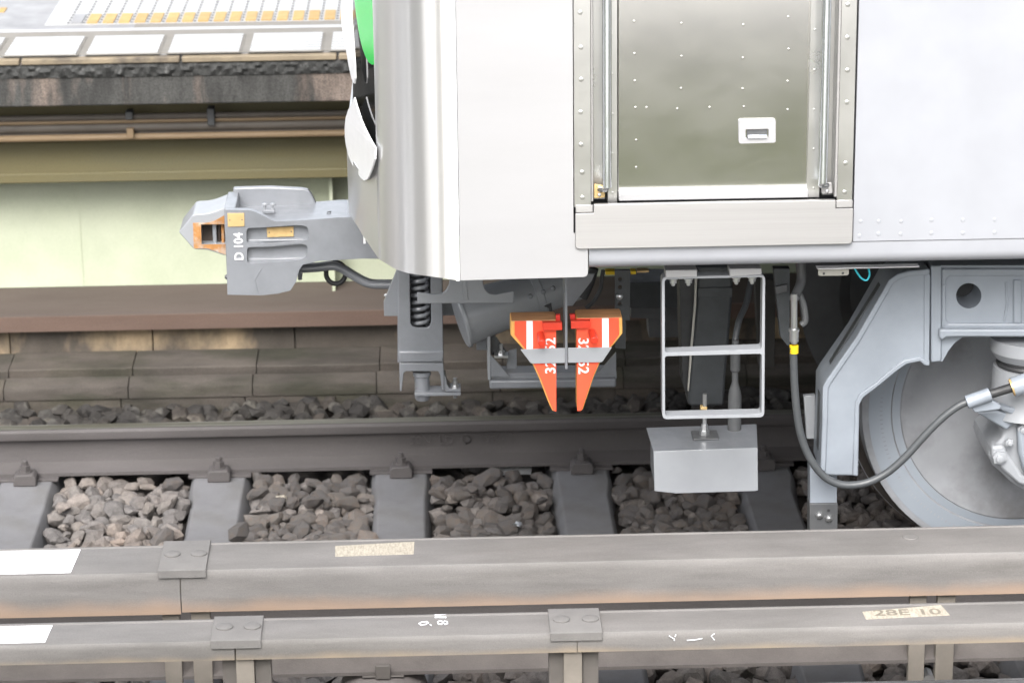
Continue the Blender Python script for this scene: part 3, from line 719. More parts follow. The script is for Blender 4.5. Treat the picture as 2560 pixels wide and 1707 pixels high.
# threshold
MB().box(xd0, xd1, -1.285, -1.226, at(1780, 499, -1.285).z, at(1780, 480, -1.285).z).build('threshold', 'stainless_panel', car, .002)
def strip(name, px0, px1, Y, mt, z0, th=.006):
    return MB().box(at(px0, 250, Y).x, at(px1, 250, Y).x, Y, Y+th, z0, 3.5).build(name, mt, car, .001)
zk = at(1460, 518, -1.306).z
sl = strip('door_post', 1434.5, 1477, -1.306, 'stainless_strip', zk); rivets(sl, zC([(113, 72), (117, 268), (119, 447), (116, 630), (118, 812), (124, 966), (126, 1108)]), -1.3062, .0062, .0008, 'stainless_strip')
sr = strip('door_post', 2098, 2137, -1.306, 'stainless_strip', at(2110, 502, -1.306).z); rivets(sr, zC([(1612, 28), (1610, 212), (1610, 395), (1607, 575), (1600, 915), (1594, 1078)]), -1.3062, .0062, .0008, 'stainless_strip')
for px0, px1 in ((1480, 1513), (2060, 2091)):
    MB().box(at(px0, 250, -1.25).x, at(px1, 250, -1.25).x, -1.246, -1.226, at(1500, 500, -1.25).z, 3.5).build('rail_channel', 'stainless_strip', car, .002)
for px0, px1 in ((1476.5, 1483), (2090, 2098.5)):
    MB().box(at(px0, 250, -1.30).x, at(px1, 250, -1.3).x, -1.304, -1.228, at(1500, 503, -1.3).z, 3.5).build('channel_lip', 'stainless_kick', car, .002)
ir = strip('inner_post', 1519, 1543.5, -1.268, 'stainless_strip', at(1530, 508, -1.268).z, .04); rivets(ir, zC([(290, 193), (293, 415), (294, 640), (294, 860), (295, 1080)]), -1.2682, .004, .0007, 'stainless_strip')
ir = strip('inner_post', 2021.5, 2054, -1.268, 'stainless_strip', at(2040, 494, -1.268).z, .04); rivets(ir, zC([(1428, 168), (1426, 393), (1424, 615), (1422, 836), (1420, 1055)]), -1.2682, .004, .0007, 'stainless_strip')
def handrail(xt, xb, pyb, brk, mt):
    b = at(xb, pyb, -1.325); xm = (at(xt, 0, -1.325).x+b.x)/2
    o = MB().tube([(xm, -1.325, b.z), (xm, -1.325, 3.2)], .0118, 18).build('handrail', 'chrome', car)
    k = brk; pl = plate('bracket_foot', k, -1.29, .006, mt, o, r=.004)
    cx = sum(p[0] for p in k)/len(k); cy0 = min(p[1] for p in k); cy1 = max(p[1] for p in k)
    for f in (.28, .75):
        mb = MB(); p = at(cx, cy0+(cy1-cy0)*f, -1.29); dome(mb, p, (0, -1, 0), .0052, .004); mb.build('screw', 'bolt_steel', o)
    MB().tube(cr([(xm, -1.325, b.z+.004), (xm-.004, -1.318, b.z-.008), (at(cx, cy0, -1.29).x, -1.295, b.z-.014)], 4), .007, 10).build('elbow', 'chrome', o)
    return o
handrail(1505+12, 1518.5, 468, zC([(190, 1030), (250, 1042), (252, 1108), (190, 1112)]), 'brass_plate')
handrail(2062, 2062, 457, zC([(1462, 1030), (1525, 1022), (1528, 1085), (1464, 1088)]), 'stainless_kick')
# kick plate under the door
kp = zC([(85, 1205), (188, 1198), (188, 1150), (1545, 1118), (1546, 1165), (1643, 1160), (1643, 1365), (88, 1398)])
o_ = XZ(kp, -1.312); zl = [p[1] for p in o_]
kz0 = sum(zl[-2:])/2; kz1 = (zl[0]+zl[1]+zl[4]+zl[5])/4; kz2 = (zl[2]+zl[3])/2; kx0 = o_[0][0]; kx1 = o_[5][0]; ka = o_[2][0]; kb = o_[3][0]
MB().prism(fillet([(kx0, kz0), (kx1, kz0), (kx1, kz1), (kb, kz1), (kb, kz2), (ka, kz2), (ka, kz1), (kx0, kz1)], [.012, .012, .003, 0, .002, .002, 0, .003]), -1.312, -1.298).build('kick_plate', 'stainless_kick', car, .0015)
for a, b in ((kx0, ka), (kb, kx1)):
    MB().box(a+.001, b-.001, -1.309, -1.299, kz1+.001, kz1+.021).build('corner_tab', 'stainless_kick', car, .002)

# --- coupler -----------------------------------------------------------------
YC = -.13
core = zA([(430, 388), (735, 389), (1000, 372), (1120, 362), (1213, 360), (1420, 372), (1420, 628), (1280, 626), (1000, 640), (905, 662), (882, 690), (862, 765), (825, 825), (745, 845), (640, 856), (430, 850)])
CO = MB().prism(fillet(XZ(core, YC+.022), .006, 3), YC+.022, .10).build('coupler', 'grey_paint', car, .006, seg=3)
CO['label'] = 'grey cast coupler with pointed nose'
hole1 = zA([(546, 432), (700, 424), (880, 412), (935, 420), (940, 500), (900, 515), (700, 528), (548, 530)])
hole2 = zA([(549, 552), (700, 548), (900, 530), (935, 545), (925, 620), (880, 632), (700, 645), (551, 656)])
side = zA([(414, 316), (545, 316), (580, 320), (640, 345), (700, 378), (735, 390), (1000, 374), (1120, 364), (1213, 362), (1420, 374), (1420, 626), (1280, 624), (1000, 640), (905, 662), (882, 690), (862, 765), (825, 825), (745, 845), (640, 856), (426, 852)])
plate('side_cheek', side, YC, .0225, 'grey_paint', CO, holes=[hole1, hole2], bevel=.005, hr=.012)
for p_ in ([(552, 505), (900, 500), (930, 508), (552, 527)], [(555, 625), (880, 618), (920, 625), (556, 652)]):
    plate('slot_rib', zA(p_), YC+.012, .012, 'grey_paint', CO, bevel=.003)
# face plate across the head, far wall, floor
f0 = at(*zA([(414, 316)])[0], YC); f1 = at(*zA([(428, 852)])[0], YC)
xf = (f0.x+f1.x)/2
zft = f0.z
MB().box(xf-.004, xf+.030, YC+.0228, .085, f1.z, zft).build('face_plate', 'grey_paint', CO, .003)
far_w = zA([(462, 178), (700, 172), (900, 182), (935, 190), (960, 220), (985, 272), (985, 330), (462, 330)])
plate('far_wall', far_w, .075, .022, 'grey_paint', CO, bevel=.004)
q0 = at(*zA([(688, 300)])[0], -.02); zf_ = at(*zA([(735, 389)])[0], YC).z
MB().prism(fillet([(q0.x-.018, zf_), (q0.x+.018, zf_), (q0.x+.018, zf_+.010), (q0.x-.018, zf_+.010)], .002), -.035, -.01).build('lug', 'grey_paint', CO, .002)
for dx in (-.012, .012):
    mb = MB(); mb.lathe([(0, .004), (.012, .004), (.013, .008), (.017, .008), (.019, .005)], (q0.x+dx, -.022, zf_+.009), (0, 0, 1), 12); mb.build('bolt', 'grey_light', CO)
text('cast_mark', 'C 16', .018, 'dark_grey', CO, (at(*zA([(1070, 320)])[0], -.05).x, -.05, zf_+.003), Matrix.Rotation(R(90), 4, 'Z'), .0004)
# nose
nose = zA([(120, 457), (205, 350), (222, 345), (300, 340), (350, 325), (420, 296), (440, 296), (440, 604), (400, 602), (350, 585), (300, 568), (215, 566)])
n_o = XZ(nose, -.09)
win = XZ(zA([(258, 406), (408, 405), (416, 535), (262, 537)]), -.09)
NO = MB().prism(fillet(n_o, [.002, .01, .004, .01, .01, .005, 0, 0, .004, .01, .01, .01], 3), -.09, .07, [win]).build('nose', 'grey_light', CO, .004)
plate('rust_face', zA([(208, 398), (300, 398), (345, 385), (408, 350), (419, 600), (400, 594), (350, 576), (305, 560), (214, 560)]), -.0925, .002, 'rust', CO, holes=[zA([(259, 408), (407, 407), (415, 533), (263, 535)])], bevel=0)
MB().box(win[0][0]-.01, win[1][0]+.02, -.045, -.035, win[2][1]-.01, win[0][1]+.01).build('pocket', 'dark_hole', CO, smooth=False)
for a, b, mt, y in ((330, 360, 'grey_paint', -.075), (385, 408, 'rust', -.07), (362, 384, 'dark_hole', -.060)):
    p0 = at(*zA([(a, 410)])[0], y); p1 = at(*zA([(b, 530)])[0], y)
    MB().box(p0.x, p1.x, y, y+.03, win[2][1]-.002, win[0][1]+.002).build('lock_bar', mt, CO, .002)
for pts in ([(426, 338), (532, 337), (534, 420), (429, 423)], [(675, 428), (844, 421), (845, 484), (679, 489)]):
    y = YC-.0025 if pts[0][0] < 500 else YC+.017
    o = plate('name_plate', zA(pts), y, .0022, 'brass_plate', CO, bevel=.0005)
    for k in (0, 1):
        a = pts[0] if k == 0 else pts[1]; b = pts[3] if k == 0 else pts[2]; sx_ = 14 if k == 0 else -14
        p = at(*zA([((a[0]+b[0])/2+sx_, (a[1]+b[1])/2)])[0], y); mb = MB(); dome(mb, p, (0, -1, 0), .0022, .0012, 8); mb.build('rivet', 'dark_grey', CO)
text('cast_number', 'D 104', .037, 'white', CO, at(*zA([(500, 548)])[0], YC-.001), FACE @ Matrix.Rotation(R(90), 4, 'Z'), .0015, .92)
MB().tube([at(*zA([(640, 690)])[0], YC-.0005), at(*zA([(600, 760)])[0], YC-.0005), at(*zA([(622, 840)])[0], YC-.0005)], .0012, 6).build('cast_seam', 'grey_paint', CO)
q0 = at(*zA([(420, 740)])[0], -.06); mb = MB(); hexbolt(mb, q0+Vector((.002, 0, 0)), (-1, 0, 0), .009, .004); mb.build('stud', 'dark_grey', CO)
# pipes and hose loop under the coupler
for k, (dy, dz) in enumerate(((0, 0), (.022, 5), (.044, 10))):
    pts = [(880, 690-dz), (1000, 682-dz), (1090, 672-dz), (1150, 690-dz), (1240, 745-dz), (1320, 783-dz), (1400, 790-dz), (1540, 788-dz)]
    MB().tube(cr([at(*zA([p])[0], -.02+dy*2.2) for p in pts], 5), .0125, 12).build('air_pipe', 'grey_paint', car)
plate('pipe_bracket', zA([(872, 672), (898, 668), (898, 760), (872, 760)]), -.03, .1, 'grey_paint', car)
c0 = at(*zA([(1112, 715)])[0], .05)
MB().tube([c0+Vector((.030*math.cos(t)*1.0, .01*math.sin(t), .031*math.sin(t))) for t in [2*math.pi*k/36 for k in range(37)]], .0075, 12).build('hose_loop', 'rubber', car)

# --- sprung post under the cab front -------------------------------------------
YP = -.30
po = zB([(248, 60), (620, 60), (632, 895), (258, 895)])
slot = zB([(350, 70), (524, 70), (531, 560), (512, 598), (480, 605), (410, 606), (372, 592), (357, 560)])
PO = plate('spring_post', po, YP, .012, 'grey_paint', car, holes=[slot], bevel=.003)
for a, b in (((248, 60), (262, 895)), ((612, 60), (632, 895))):
    plate('post_web', zB([(a[0], a[1]), (a[0]+14, a[1]), (b[0], b[1]), (b[0]-14, b[1])]), YP+.0125, .07, 'grey_paint', PO)
plate('post_back', zB([(262, 60), (612, 60), (612, 895), (262, 895)]), YP+.083, .006, 'dark_grey', PO)
plate('post_collar', zB([(256, 802), (636, 800), (632, 893), (262, 896)]), YP-.008, .10, 'grey_paint', PO, bevel=.004)
cc = at(*zB([(445, 700)])[0], YP+.045); ctop = at(*zB([(445, 90)])[0], YP+.045).z; cbot = at(*zB([(445, 588)])[0], YP+.045).z
hel = [(cc.x+.0235*math.cos(t), YP+.045+.0235*math.sin(t), cbot+(ctop-cbot)*t/(2*math.pi*8.5)) for t in [2*math.pi*k/20 for k in range(int(8.5*20)+1)]]
MB().tube(hel, .0063, 10).build('spring', 'grey_paint', PO)
# left gusset and rear box
plate('gusset', zB([(240, 120), (250, 120), (250, 505), (135, 505), (132, 385), (235, 130)]), YP+.02, .012, 'grey_paint', PO)
mb = MB(); hexbolt(mb, at(*zB([(155, 330)])[0], YP+.03), (-1, 0, 0), .006, .004); mb.build('bolt', 'bolt_steel', PO)
plate('cross_member', zB([(140, 395), (750, 395), (760, 500), (140, 505)]), YP+.12, .05, 'grey_paint', PO)
# channel, plunger, foot plate and bolt at its lower end
ch = zB([(263, 898), (632, 898), (638, 960), (640, 1125), (622, 1125), (606, 1000), (590, 968), (318, 968), (300, 985), (283, 1135), (268, 1135), (264, 960)])
plate('channel', ch, YP-.004, .085, 'grey_paint', PO, bevel=.002)
pc = at(*zB([(455, 1100)])[0], YP+.03)
zp = lambda py: at(*zB([(455, py)])[0], YP+.03).z
MB().lathe([(zp(1205), .019), (zp(1190), .0225), (zp(1140), .0225), (zp(1010), .0225), (zp(1000), .027), (zp(965), .027)], (pc.x, YP+.03, 0), (0, 0, 1), 26).build('plunger', 'grey_paint', PO)
plate('foot_plate', zB([(392, 1150), (780, 1148), (780, 1172), (392, 1178)]), YP-.004, .07, 'grey_paint', PO)
plate('foot_bracket', zB([(640, 1000), (655, 1020), (664, 1080), (690, 1118), (780, 1120), (780, 1140), (660, 1142), (636, 1120)]), YP, .06, 'grey_paint', PO)
bx = at(*zB([(732, 1100)])[0], YP+.02); zq = lambda py: at(*zB([(732, py)])[0], YP+.02).z
mb = MB(); mb.lathe([(zq(1118), .0115), (zq(1085), .0115)], (bx.x, bx.y, 0), (0, 0, 1), 6); mb.lathe([(zq(1085), .008), (zq(1055), .008)], (bx.x, bx.y, 0), (0, 0, 1), 6); mb.lathe([(zq(1190), .006), (zq(1025), .006)], (bx.x, bx.y, 0), (0, 0, 1), 10); mb.build('bolt', 'bolt_steel', PO)
# --- T bracket
YT = -.62
plate('tee_bracket', zB([(414, 305), (470, 312), (560, 325), (620, 318), (655, 290), (680, 240), (690, 150), (960, 150), (968, 235), (985, 285), (1020, 315), (1075, 322), (1130, 312), (1228, 292), (1228, 398), (416, 402)]), YT, .010, 'grey_light', car, bevel=.003)
plate('tee_weld', zB([(792, 160), (822, 160), (840, 350), (850, 370), (785, 370), (798, 300)]), YT-.003, .004, 'grey_light', car)
# --- conical air duct
a = at(*zB([(768, 530)])[0], -.42); b = at(*zB([(1760, 210)])[0], -.35); ax = (b-a)
n_ = ax.normalized(); L_ = ax.length
MB().lathe([(0, .083), (.004, .088), (.012, .088), (.013, .082), (L_*.62, .064), (L_*.62+.001, .067), (L_*.68, .067), (L_*.69, .062), (L_, .055)], a, n_, 36).build('air_duct', 'grey_light', car)
pb = a+n_*(L_*.60)
for k, (da, dzz) in enumerate(((-.01, .02), (.03, .02), (.06, .022))):
    MB().lathe([(0, .007), (.008, .007), (.01, .004)], a+n_*(L_*.62+da)+Vector((0, -.062, dzz)), (0, -1, 0), 10).build('duct_latch', 'grey_paint', car)
plate('pilot_plate', zB([(1640, 150), (1905, 150), (1880, 210), (1720, 420), (1640, 420)]), -.75, .008, 'grey_paint', car)
# --- beam behind the chocks
YB = -.45
plate('antenna_beam', zB([(1022, 1045), (2085, 1028), (2085, 1105), (1022, 1120)]), YB, .10, 'grey_paint', car, bevel=.006)
plate('beam_top', zB([(1030, 985), (2090, 975), (2090, 1030), (1022, 1045)]), YB+.02, .07, 'grey_paint', car)
plate('beam_upright', zB([(998, 580), (1028, 575), (1030, 1040), (1008, 1042)]), YB, .09, 'grey_light', car)
plate('beam_upright', zB([(905, 600), (1000, 600), (1000, 790), (912, 790)]), YB+.08, .01, 'grey_paint', car)
plate('beam_gusset', zB([(1030, 830), (1190, 1012), (1032, 1014)]), YB-.004, .010, 'grey_paint', car)
plate('beam_gusset', zB([(1030, 620), (1175, 820), (1060, 835), (1032, 835)]), YB+.05, .010, 'dark_grey', car)
plate('beam_gusset', zB([(2085, 810), (2085, 998), (1920, 1000)]), YB-.004, .012, 'grey_paint', car)
plate('beam_core', zB([(1180, 800), (1250, 780), (1250, 1000), (1150, 1000)]), YB+.06, .01, 'grey_paint', car)
bx = at(*zB([(1118, 820)])[0], YB+.03); zq = lambda py: at(*zB([(1118, py)])[0], YB+.03).z
mb = MB(); mb.box(bx.x-.020, bx.x+.020, YB+.01, YB+.05, zq(838), zq(822)); mb.lathe([(zq(822), .011), (zq(795), .011)], (bx.x, bx.y, 0), (0, 0, 1), 6); mb.lathe([(zq(822), .006), (zq(742), .006)], (bx.x, bx.y, 0), (0, 0, 1), 10); mb.build('bolt', 'bolt_steel', car)

# --- chock holder and the two wheel chocks ---------------------------------------
YH = -1.05
hx = at(*zB([(1662, 500)])[0], YH)
HO = MB().box(hx.x-.0035, hx.x+.0035, YH-.015, YH+.085, at(*zB([(1665, 935)])[0], YH).z, zs0+.04).build('chock_holder', 'grey_paint', car, .001)
plate('holder_band', zB([(1280, 785), (1655, 772), (1655, 898), (1378, 905), (1362, 895)]), YH-.012, .004, 'grey_light', HO, bevel=.001)
plate('holder_band', zB([(1680, 772), (2050, 768), (1972, 885), (1958, 893), (1680, 897)]), YH-.012, .004, 'grey_light', HO, bevel=.001)
plate('holder_back', zB([(1360, 790), (2000, 780), (1930, 890), (1420, 895)]), YH+.082, .004, 'grey_paint', HO)
def chock(outl, wood, sign, tx, ty, rot, label, stripe, peg, blk, tab):
    t = thing('wheel_chock', label, 'wheel chock', group='orange wheel chocks in the holder')
    plate('wood_core', wood, YH+.0003, .078, 'wood_edge', t, bevel=.003)
    plate('painted_face', outl, YH-.0035, .0035, 'orange', t, bevel=.0008)
    tp = [p for p in wood[:3]]
    p0 = at(*wood[0], YH); p1 = at(*wood[1], YH)
    MB().box(min(p0.x, p1.x)+.003, max(p0.x, p1.x)-.003, YH+.001, YH+.0775, (p0.z+p1.z)/2-.001, (p0.z+p1.z)/2+.0012).build('top_grain', 'wood_top', t, smooth=False)
    plate('stripe', stripe, YH-.0043, .0006, 'white', t, bevel=0)
    text('number', '32652', .0390, 'white', t, at(tx, ty, YH-.0042), FACE @ Matrix.Rotation(R(rot), 4, 'Z'),   .0004, 1.06)
    a = at(*peg[0], YH-.002); b = at(*peg[1], YH-.05)
    MB().tube([a, b], .0105, 18).build('peg', 'orange_deep', t, .002)
    plate('grip_block', blk, YH-.022, .018, 'orange_deep', t, bevel=.001)
    plate('hook', tab, YH+.012, .014, 'red', t, bevel=.001)
    return t
chock(zB([(1232, 548), (1580, 546), (1582, 1306), (1556, 1296), (1530, 1240), (1500, 1160), (1450, 1030), (1400, 920), (1350, 825), (1328, 790), (1232, 664)]),
      zB([(1198, 545), (1580, 543), (1580, 1306), (1548, 1300), (1522, 1245), (1490, 1165), (1440, 1035), (1385, 915), (1330, 820), (1305, 785), (1198, 664)]), -1,
      *zB([(1536, 838)])[0], 90, 'orange painted wooden wheel chock numbered 32652, left one of the hanging pair', zB([(1330, 545), (1384, 545), (1386, 779), (1332, 781)]),
      zB([(1450, 655), (1462, 735)]), zB([(1466, 562), (1630, 560), (1632, 622), (1468, 628)]), zB([(1576, 498), (1615, 495), (1615, 562), (1580, 562)]))
chock(zB([(1750, 526), (2108, 522), (2110, 660), (2048, 745), (2020, 772), (1985, 810), (1940, 895), (1890, 1010), (1840, 1160), (1800, 1285), (1785, 1300), (1758, 1300)]),
      zB([(1750, 523), (2136, 519), (2138, 650), (2072, 735), (2030, 782), (1995, 820), (1948, 900), (1897, 1015), (1847, 1165), (1806, 1288), (1790, 1302), (1758, 1302)]), 1,
      *zB([(1806, 838)])[0], -90, 'orange painted wooden wheel chock numbered 32652, right one of the hanging pair', zB([(1966, 523), (2021, 522), (2024, 766), (1968, 768)]),
      zB([(1880, 635), (1902, 712)]), zB([(1704, 548), (1866, 545), (1867, 606), (1706, 612)]), zB([(1696, 494), (1740, 492), (1744, 548), (1700, 548)]))

# --- foot step under the cab door ---------------------------------------------
YS = -1.20
so_ = zE([(688, 122), (1690, 100), (1700, 1475), (692, 1515)])
outer = XZ(zE([(685, 128), (1697, 105), (1688, 1500), (690, 1520)]), YS)
h1 = XZ(zE([(712, 150), (1672, 128), (1664, 832), (714, 868)]), YS); h2 = XZ(zE([(714, 902), (1664, 878), (1662, 1468), (716, 1490)]), YS)
ST = MB().prism(fillet(outer, .014), YS, YS+.045, [fillet(h1, .008), fillet(h2, .008)]).build('foot_step', 'grey_light', car, .0015)
for pts in (zE([(720, 62), (1030, 58), (1030, 128), (720, 134)]), zE([(1345, 48), (1662, 44), (1664, 104), (1350, 126)])):
    plate('mount_plate', pts, YS-.006, .05, 'stainless_panel', ST, bevel=.002)
for x, y in ((795, 140), (945, 138), (1415, 125), (1570, 122)):
    p = at(*zE([(x, y)])[0], YS+.015); mb = MB(); mb.lathe([(0, .012), (.004, .012)], p, (0, 0, -1), 14); mb.lathe([(.004, .0095), (.013, .0095)], p, (0, 0, -1), 6); mb.lathe([(.013, .0055), (.019, .0055), (.021, .003)], p, (0, 0, -1), 10); mb.build('bolt', 'bolt_steel', ST)
# --- receiver box below the step
YX = -.93
bx0 = XZ([(1634, 1128), (1894, 1119), (1895, 1225), (1888, 1227), (1690, 1233), (1636, 1227)], YX)
BX = MB().prism(bx0, YX, YX+.004).build('receiver_box', 'grey_light', car, .001)
A_ = at(1634, 1128, YX); B_ = at(1894, 1119, YX); ztb = (A_.z+B_.z)/2; zbb = at(1690, 1233, YX).z
MB().add([(A_.x, YX+.002, A_.z), (B_.x, YX+.002, B_.z), (B_.x+.02, YX+.20, B_.z), (A_.x-.005, YX+.20, A_.z), (A_.x, YX+.002, A_.z-.004), (B_.x, YX+.002, B_.z-.004), (B_.x+.02, YX+.20, B_.z-.004), (A_.x-.005, YX+.20, A_.z-.004)],
         [(0, 1, 2, 3), (7, 6, 5, 4), (0, 4, 5, 1), (1, 5, 6, 2), (2, 6, 7, 3), (3, 7, 4, 0)]).build('box_top', 'grey_paint', BX, .001)
MB().box(A_.x+.006, B_.x-.004, YX+.02, YX+.19, zbb+.012, ztb-.006).build('box_core', 'grey_paint', BX, .004)
pq = at(1763, 1082, YX+.09)
MB().box(pq.x-.035, pq.x+.038, YX+.075, YX+.145, ztb+.0005, ztb+.006).build('washer_plate', 'dark_grey', BX, .001)
mb = MB(); mb.lathe([(0, .014), (.012, .014)], (pq.x, YX+.11, ztb+.006), (0, 0, 1), 6); mb.lathe([(.012, .009), (.03, .009)], (pq.x, YX+.11, ztb+.006), (0, 0, 1), 6); mb.lathe([(.03, .006), (.12, .006)], (pq.x, YX+.11, ztb+.006), (0, 0, 1), 10); mb.build('stud', 'bolt_steel', BX)
MB().box(pq.x-.012, pq.x+.006, YX+.10, YX+.125, ztb+.075, ztb+.09).build('stud_nut', 'brass_plate', BX, .002)
hb = at(1836, 1062, YX+.16); ht = lambda py: at(1836, py, YX+.16).z
MB().lathe([(ztb, .019), (ht(990), .019), (ht(975), .016), (ht(955), .009), (ht(930), .009), (ht(925), .014), (ht(880), .014), (ht(878), .009), (ht(850), .009)], (hb.x, YX+.16, 0), (0, 0, 1), 20).build('cable_gland', 'dark_grey', BX)
MB().tube(cr([Vector((hb.x, YX+.16, ht(880))), at(1838, 850, YX+.17), at(1848, 800, YX+.2), at(1865, 760, YX+.25), at(1878, 700, YX+.3)], 5), .009, 12).build('gland_cable', 'hose', BX)
# --- dark equipment under the floor
YK = -.55
plate('rubber_duct', zE([(1030, 20), (1385, 20), (1375, 330), (1340, 780), (1310, 1100), (1295, 1370), (1280, 1392), (960, 1395), (942, 1370), (945, 1200), (990, 700), (1030, 330)]), YK, .10, 'dark_paint', car, bevel=.008)
plate('rubber_duct', zE([(855, 20), (1030, 20), (1020, 330), (985, 700), (935, 1300), (890, 1180), (870, 700)]), YK+.02, .10, 'rubber', car)
plate('duct_edge', zE([(1012, 60), (1034, 60), (1022, 400), (985, 820), (950, 1250), (936, 1240), (962, 850), (1000, 400)]), YK-.004, .01, 'beige_metal', car)
plate('duct_rib', zE([(1040, 235), (1378, 230), (1376, 322), (1036, 328)]), YK-.006, .008, 'dark_paint', car)
plate('perforated_hanger', zE([(225, 60), (375, 60), (370, 560), (330, 545), (330, 830), (230, 825)]), -.75, .012, 'dark_paint', car, holes=[[(a+p*6, b+q*6) for p, q in ((0, -1), (.87, -.5), (.87, .5), (0, 1), (-.87, .5), (-.87, -.5))] for a, b in zE([(275, 150), (275, 228), (272, 390)])])
mb = MB(); dome(mb, at(*zE([(270, 318)])[0], -.752), (0, -1, 0), .010, .008); mb.build('hanger_bolt', 'bolt_steel', car)
for pts in ([(130, 72), (228, 72), (225, 108), (135, 110)], [(378, 70), (432, 70), (432, 102), (380, 104)]): plate('clamp', zE(pts), -.60, .03, 'yellow', car)
plate('clamp', zE([(440, 68), (560, 64), (560, 84), (440, 86)]), -.60, .03, 'brass_plate', car)
plate('equipment_block', zE([(370, 180), (660, 175), (840, 180), (840, 430), (560, 430), (370, 430)]), .15, .15, 'dark_paint', car)
plate('equipment_block', zE([(380, 430), (700, 430), (700, 540), (380, 530)]), .25, .1, 'dark_grey', car)
plate('equipment_block', zE([(545, 440), (860, 420), (860, 715), (560, 720)]), .32, .1, 'dark_grey', car)
MB().tube(cr([at(*zE([p])[0], -.7) for p in [(110, 60), (95, 140), (85, 240), (40, 330), (0, 385), (-60, 430)]], 5), .006, 10).build('cable', 'rubber', car)
MB().tube(cr([at(*zE([p])[0], -.65) for p in [(20, 40), (-30, 200), (-90, 330)]], 5), .014, 10).build('cable', 'rubber', car)
plate('duct_stay', zB([(1480, 425), (1540, 400), (1550, 470), (1525, 475), (1520, 440)]), -.6, .01, 'rubber', car)
plate('post_far', zE([(1600, 150), (1800, 150), (1790, 1010), (1640, 1010)]), .05, .06, 'underframe', car)
# --- hose with yellow band
YHZ = -1.08
plate('hose_bracket', zI([(-130, 155), (72, 155), (72, 1095), (40, 1100), (-45, 990)]), YHZ+.10, .03, 'dark_paint', car)
plate('hose_bracket_lip', zI([(-110, 380), (40, 350), (45, 440), (-95, 470)]), YHZ+.085, .012, 'dark_grey', car)
ho = cr([at(*p, YHZ) for p in [(1983, 868), (1984, 905), (1986, 960), (1992, 1030), (2003, 1090), (2025, 1145), (2060, 1190), (2105, 1211), (2160, 1208), (2215, 1183), (2265, 1140), (2310, 1090), (2355, 1045), (2395, 1015), (2425, 1002), (2460, 990), (2530, 970), (2580, 955)]], 6)
HS = MB().tube(ho, .0105, 16).build('brake_hose', 'hose', car)
pz = lambda py: at(1985, py, YHZ)
MB().tube([pz(863), pz(882)], .0122, 18).build('yellow_band', 'yellow', HS)
MB().tube([pz(826), pz(853)], .0125, 18).build('ferrule', 'bolt_steel', HS)
MB().tube([pz(828), pz(822)], .0145, 18).build('ferrule_ring', 'bolt_steel', HS)
MB().tube([pz(858), pz(740), pz(735)], .0090, 16).build('hose_pipe', 'bolt_steel', HS)
MB().tube(cr([pz(745), at(1990, 735, YHZ+.02), at(2003, 700, YHZ+.05), at(2000, 650, YHZ+.06)], 5), .013, 14).build('hose_elbow', 'dark_grey', HS)
MB().tube(cr([at(1998, 735, YHZ+.03), at(2008, 760, YHZ+.03), at(2013, 800, YHZ+.03), at(2003, 812, YHZ+.03)], 5), .009, 14).build('hose_branch', 'dark_grey', HS)
MB().tube([at(2470, 987, YHZ-.001), at(2532, 968, YHZ-.001)], .0125, 16).build('black_sleeve', 'rubber', HS)
MB().tube([at(2416, 1006, YHZ-.001), at(2476, 985, YHZ-.001)], .019, 20).build('cable_clamp', 'grey_pale', HS, .002)
plate('clamp_foot', zD([(985, 835), (1095, 800), (1150, 835), (1145, 855), (1010, 872)]), YHZ, .03, 'grey_pale', HS, bevel=.003)
MB().tube([at(2532, 968, YHZ), at(2600, 945, YHZ)], .027, 20).build('connector', 'grey_pale', HS)
MB().tube([at(2528, 969, YHZ), at(2536, 966, YHZ)], .024, 20).build('connector_ring', 'brass_plate', HS)
# --- junction plate and cyan wire below the sill
plate('label_plate', zI([(418, 165), (795, 165), (795, 225), (770, 240), (440, 246), (418, 235)]), -1.17, .004, 'beige_metal', car, bevel=.001)
for x, y in ((488, 215), (720, 210)):
    mb = MB(); dome(mb, at(*zI([(x, y)])[0], -1.1702), (0, -1, 0), .0035, .002, 8); mb.build('screw', 'dark_grey', car)
plate('sealing_strip', zI([(400, 155), (620, 150), (900, 140), (1100, 140), (1470, 132), (1660, 128), (1660, 140), (1300, 148), (900, 156), (640, 164), (420, 166)]), -1.20, .03, 'white', car)
MB().tube(cr([at(*zI([p])[0], -1.16) for p in [(865, 150), (895, 205), (945, 270), (1000, 298), (1035, 270), (1048, 220), (1035, 155)]], 6), .0026, 8).build('cyan_wire', 'cyan', car)

# --- bogie ------------------------------------------------------------------------
YG = -1.00
BG = plate('bogie_frame', zD([(782, 92), (1900, 92), (1900, 470), (1100, 470), (950, 470), (905, 500), (870, 545), (840, 600), (782, 605)]), YG+.012, .12, 'grey_pale', car, holes=[[(1960+(978+67*math.cos(t))/2.118, 620+(253+67*math.sin(t))/2.118) for t in [2*math.pi*k/32 for k in range(32)]]], bevel=.003)
BG['label'] = 'pale grey welded bogie frame'
for nm, pts, dy in (('frame_rib', [(778, 95), (835, 95), (835, 600), (778, 606)], 0), ('top_flange', [(836, 112), (1900, 112), (1900, 150), (880, 150), (862, 165), (855, 200), (836, 200)], -.002),
                    ('bottom_flange', [(822, 432), (1900, 432), (1900, 470), (940, 470), (860, 472), (836, 490), (822, 470)], -.022), ('inner_rib', [(1215, 170), (1260, 170), (1260, 400), (1215, 400)], .004), ('weld_bead', [(838, 400), (1900, 400), (1900, 430), (838, 430)], .003), ('frame_rib', [(836, 200), (858, 180), (858, 380), (880, 402), (836, 430)], .003)):
    plate(nm, zD(pts), YG+dy, .02, 'grey_pale', BG, bevel=.004)
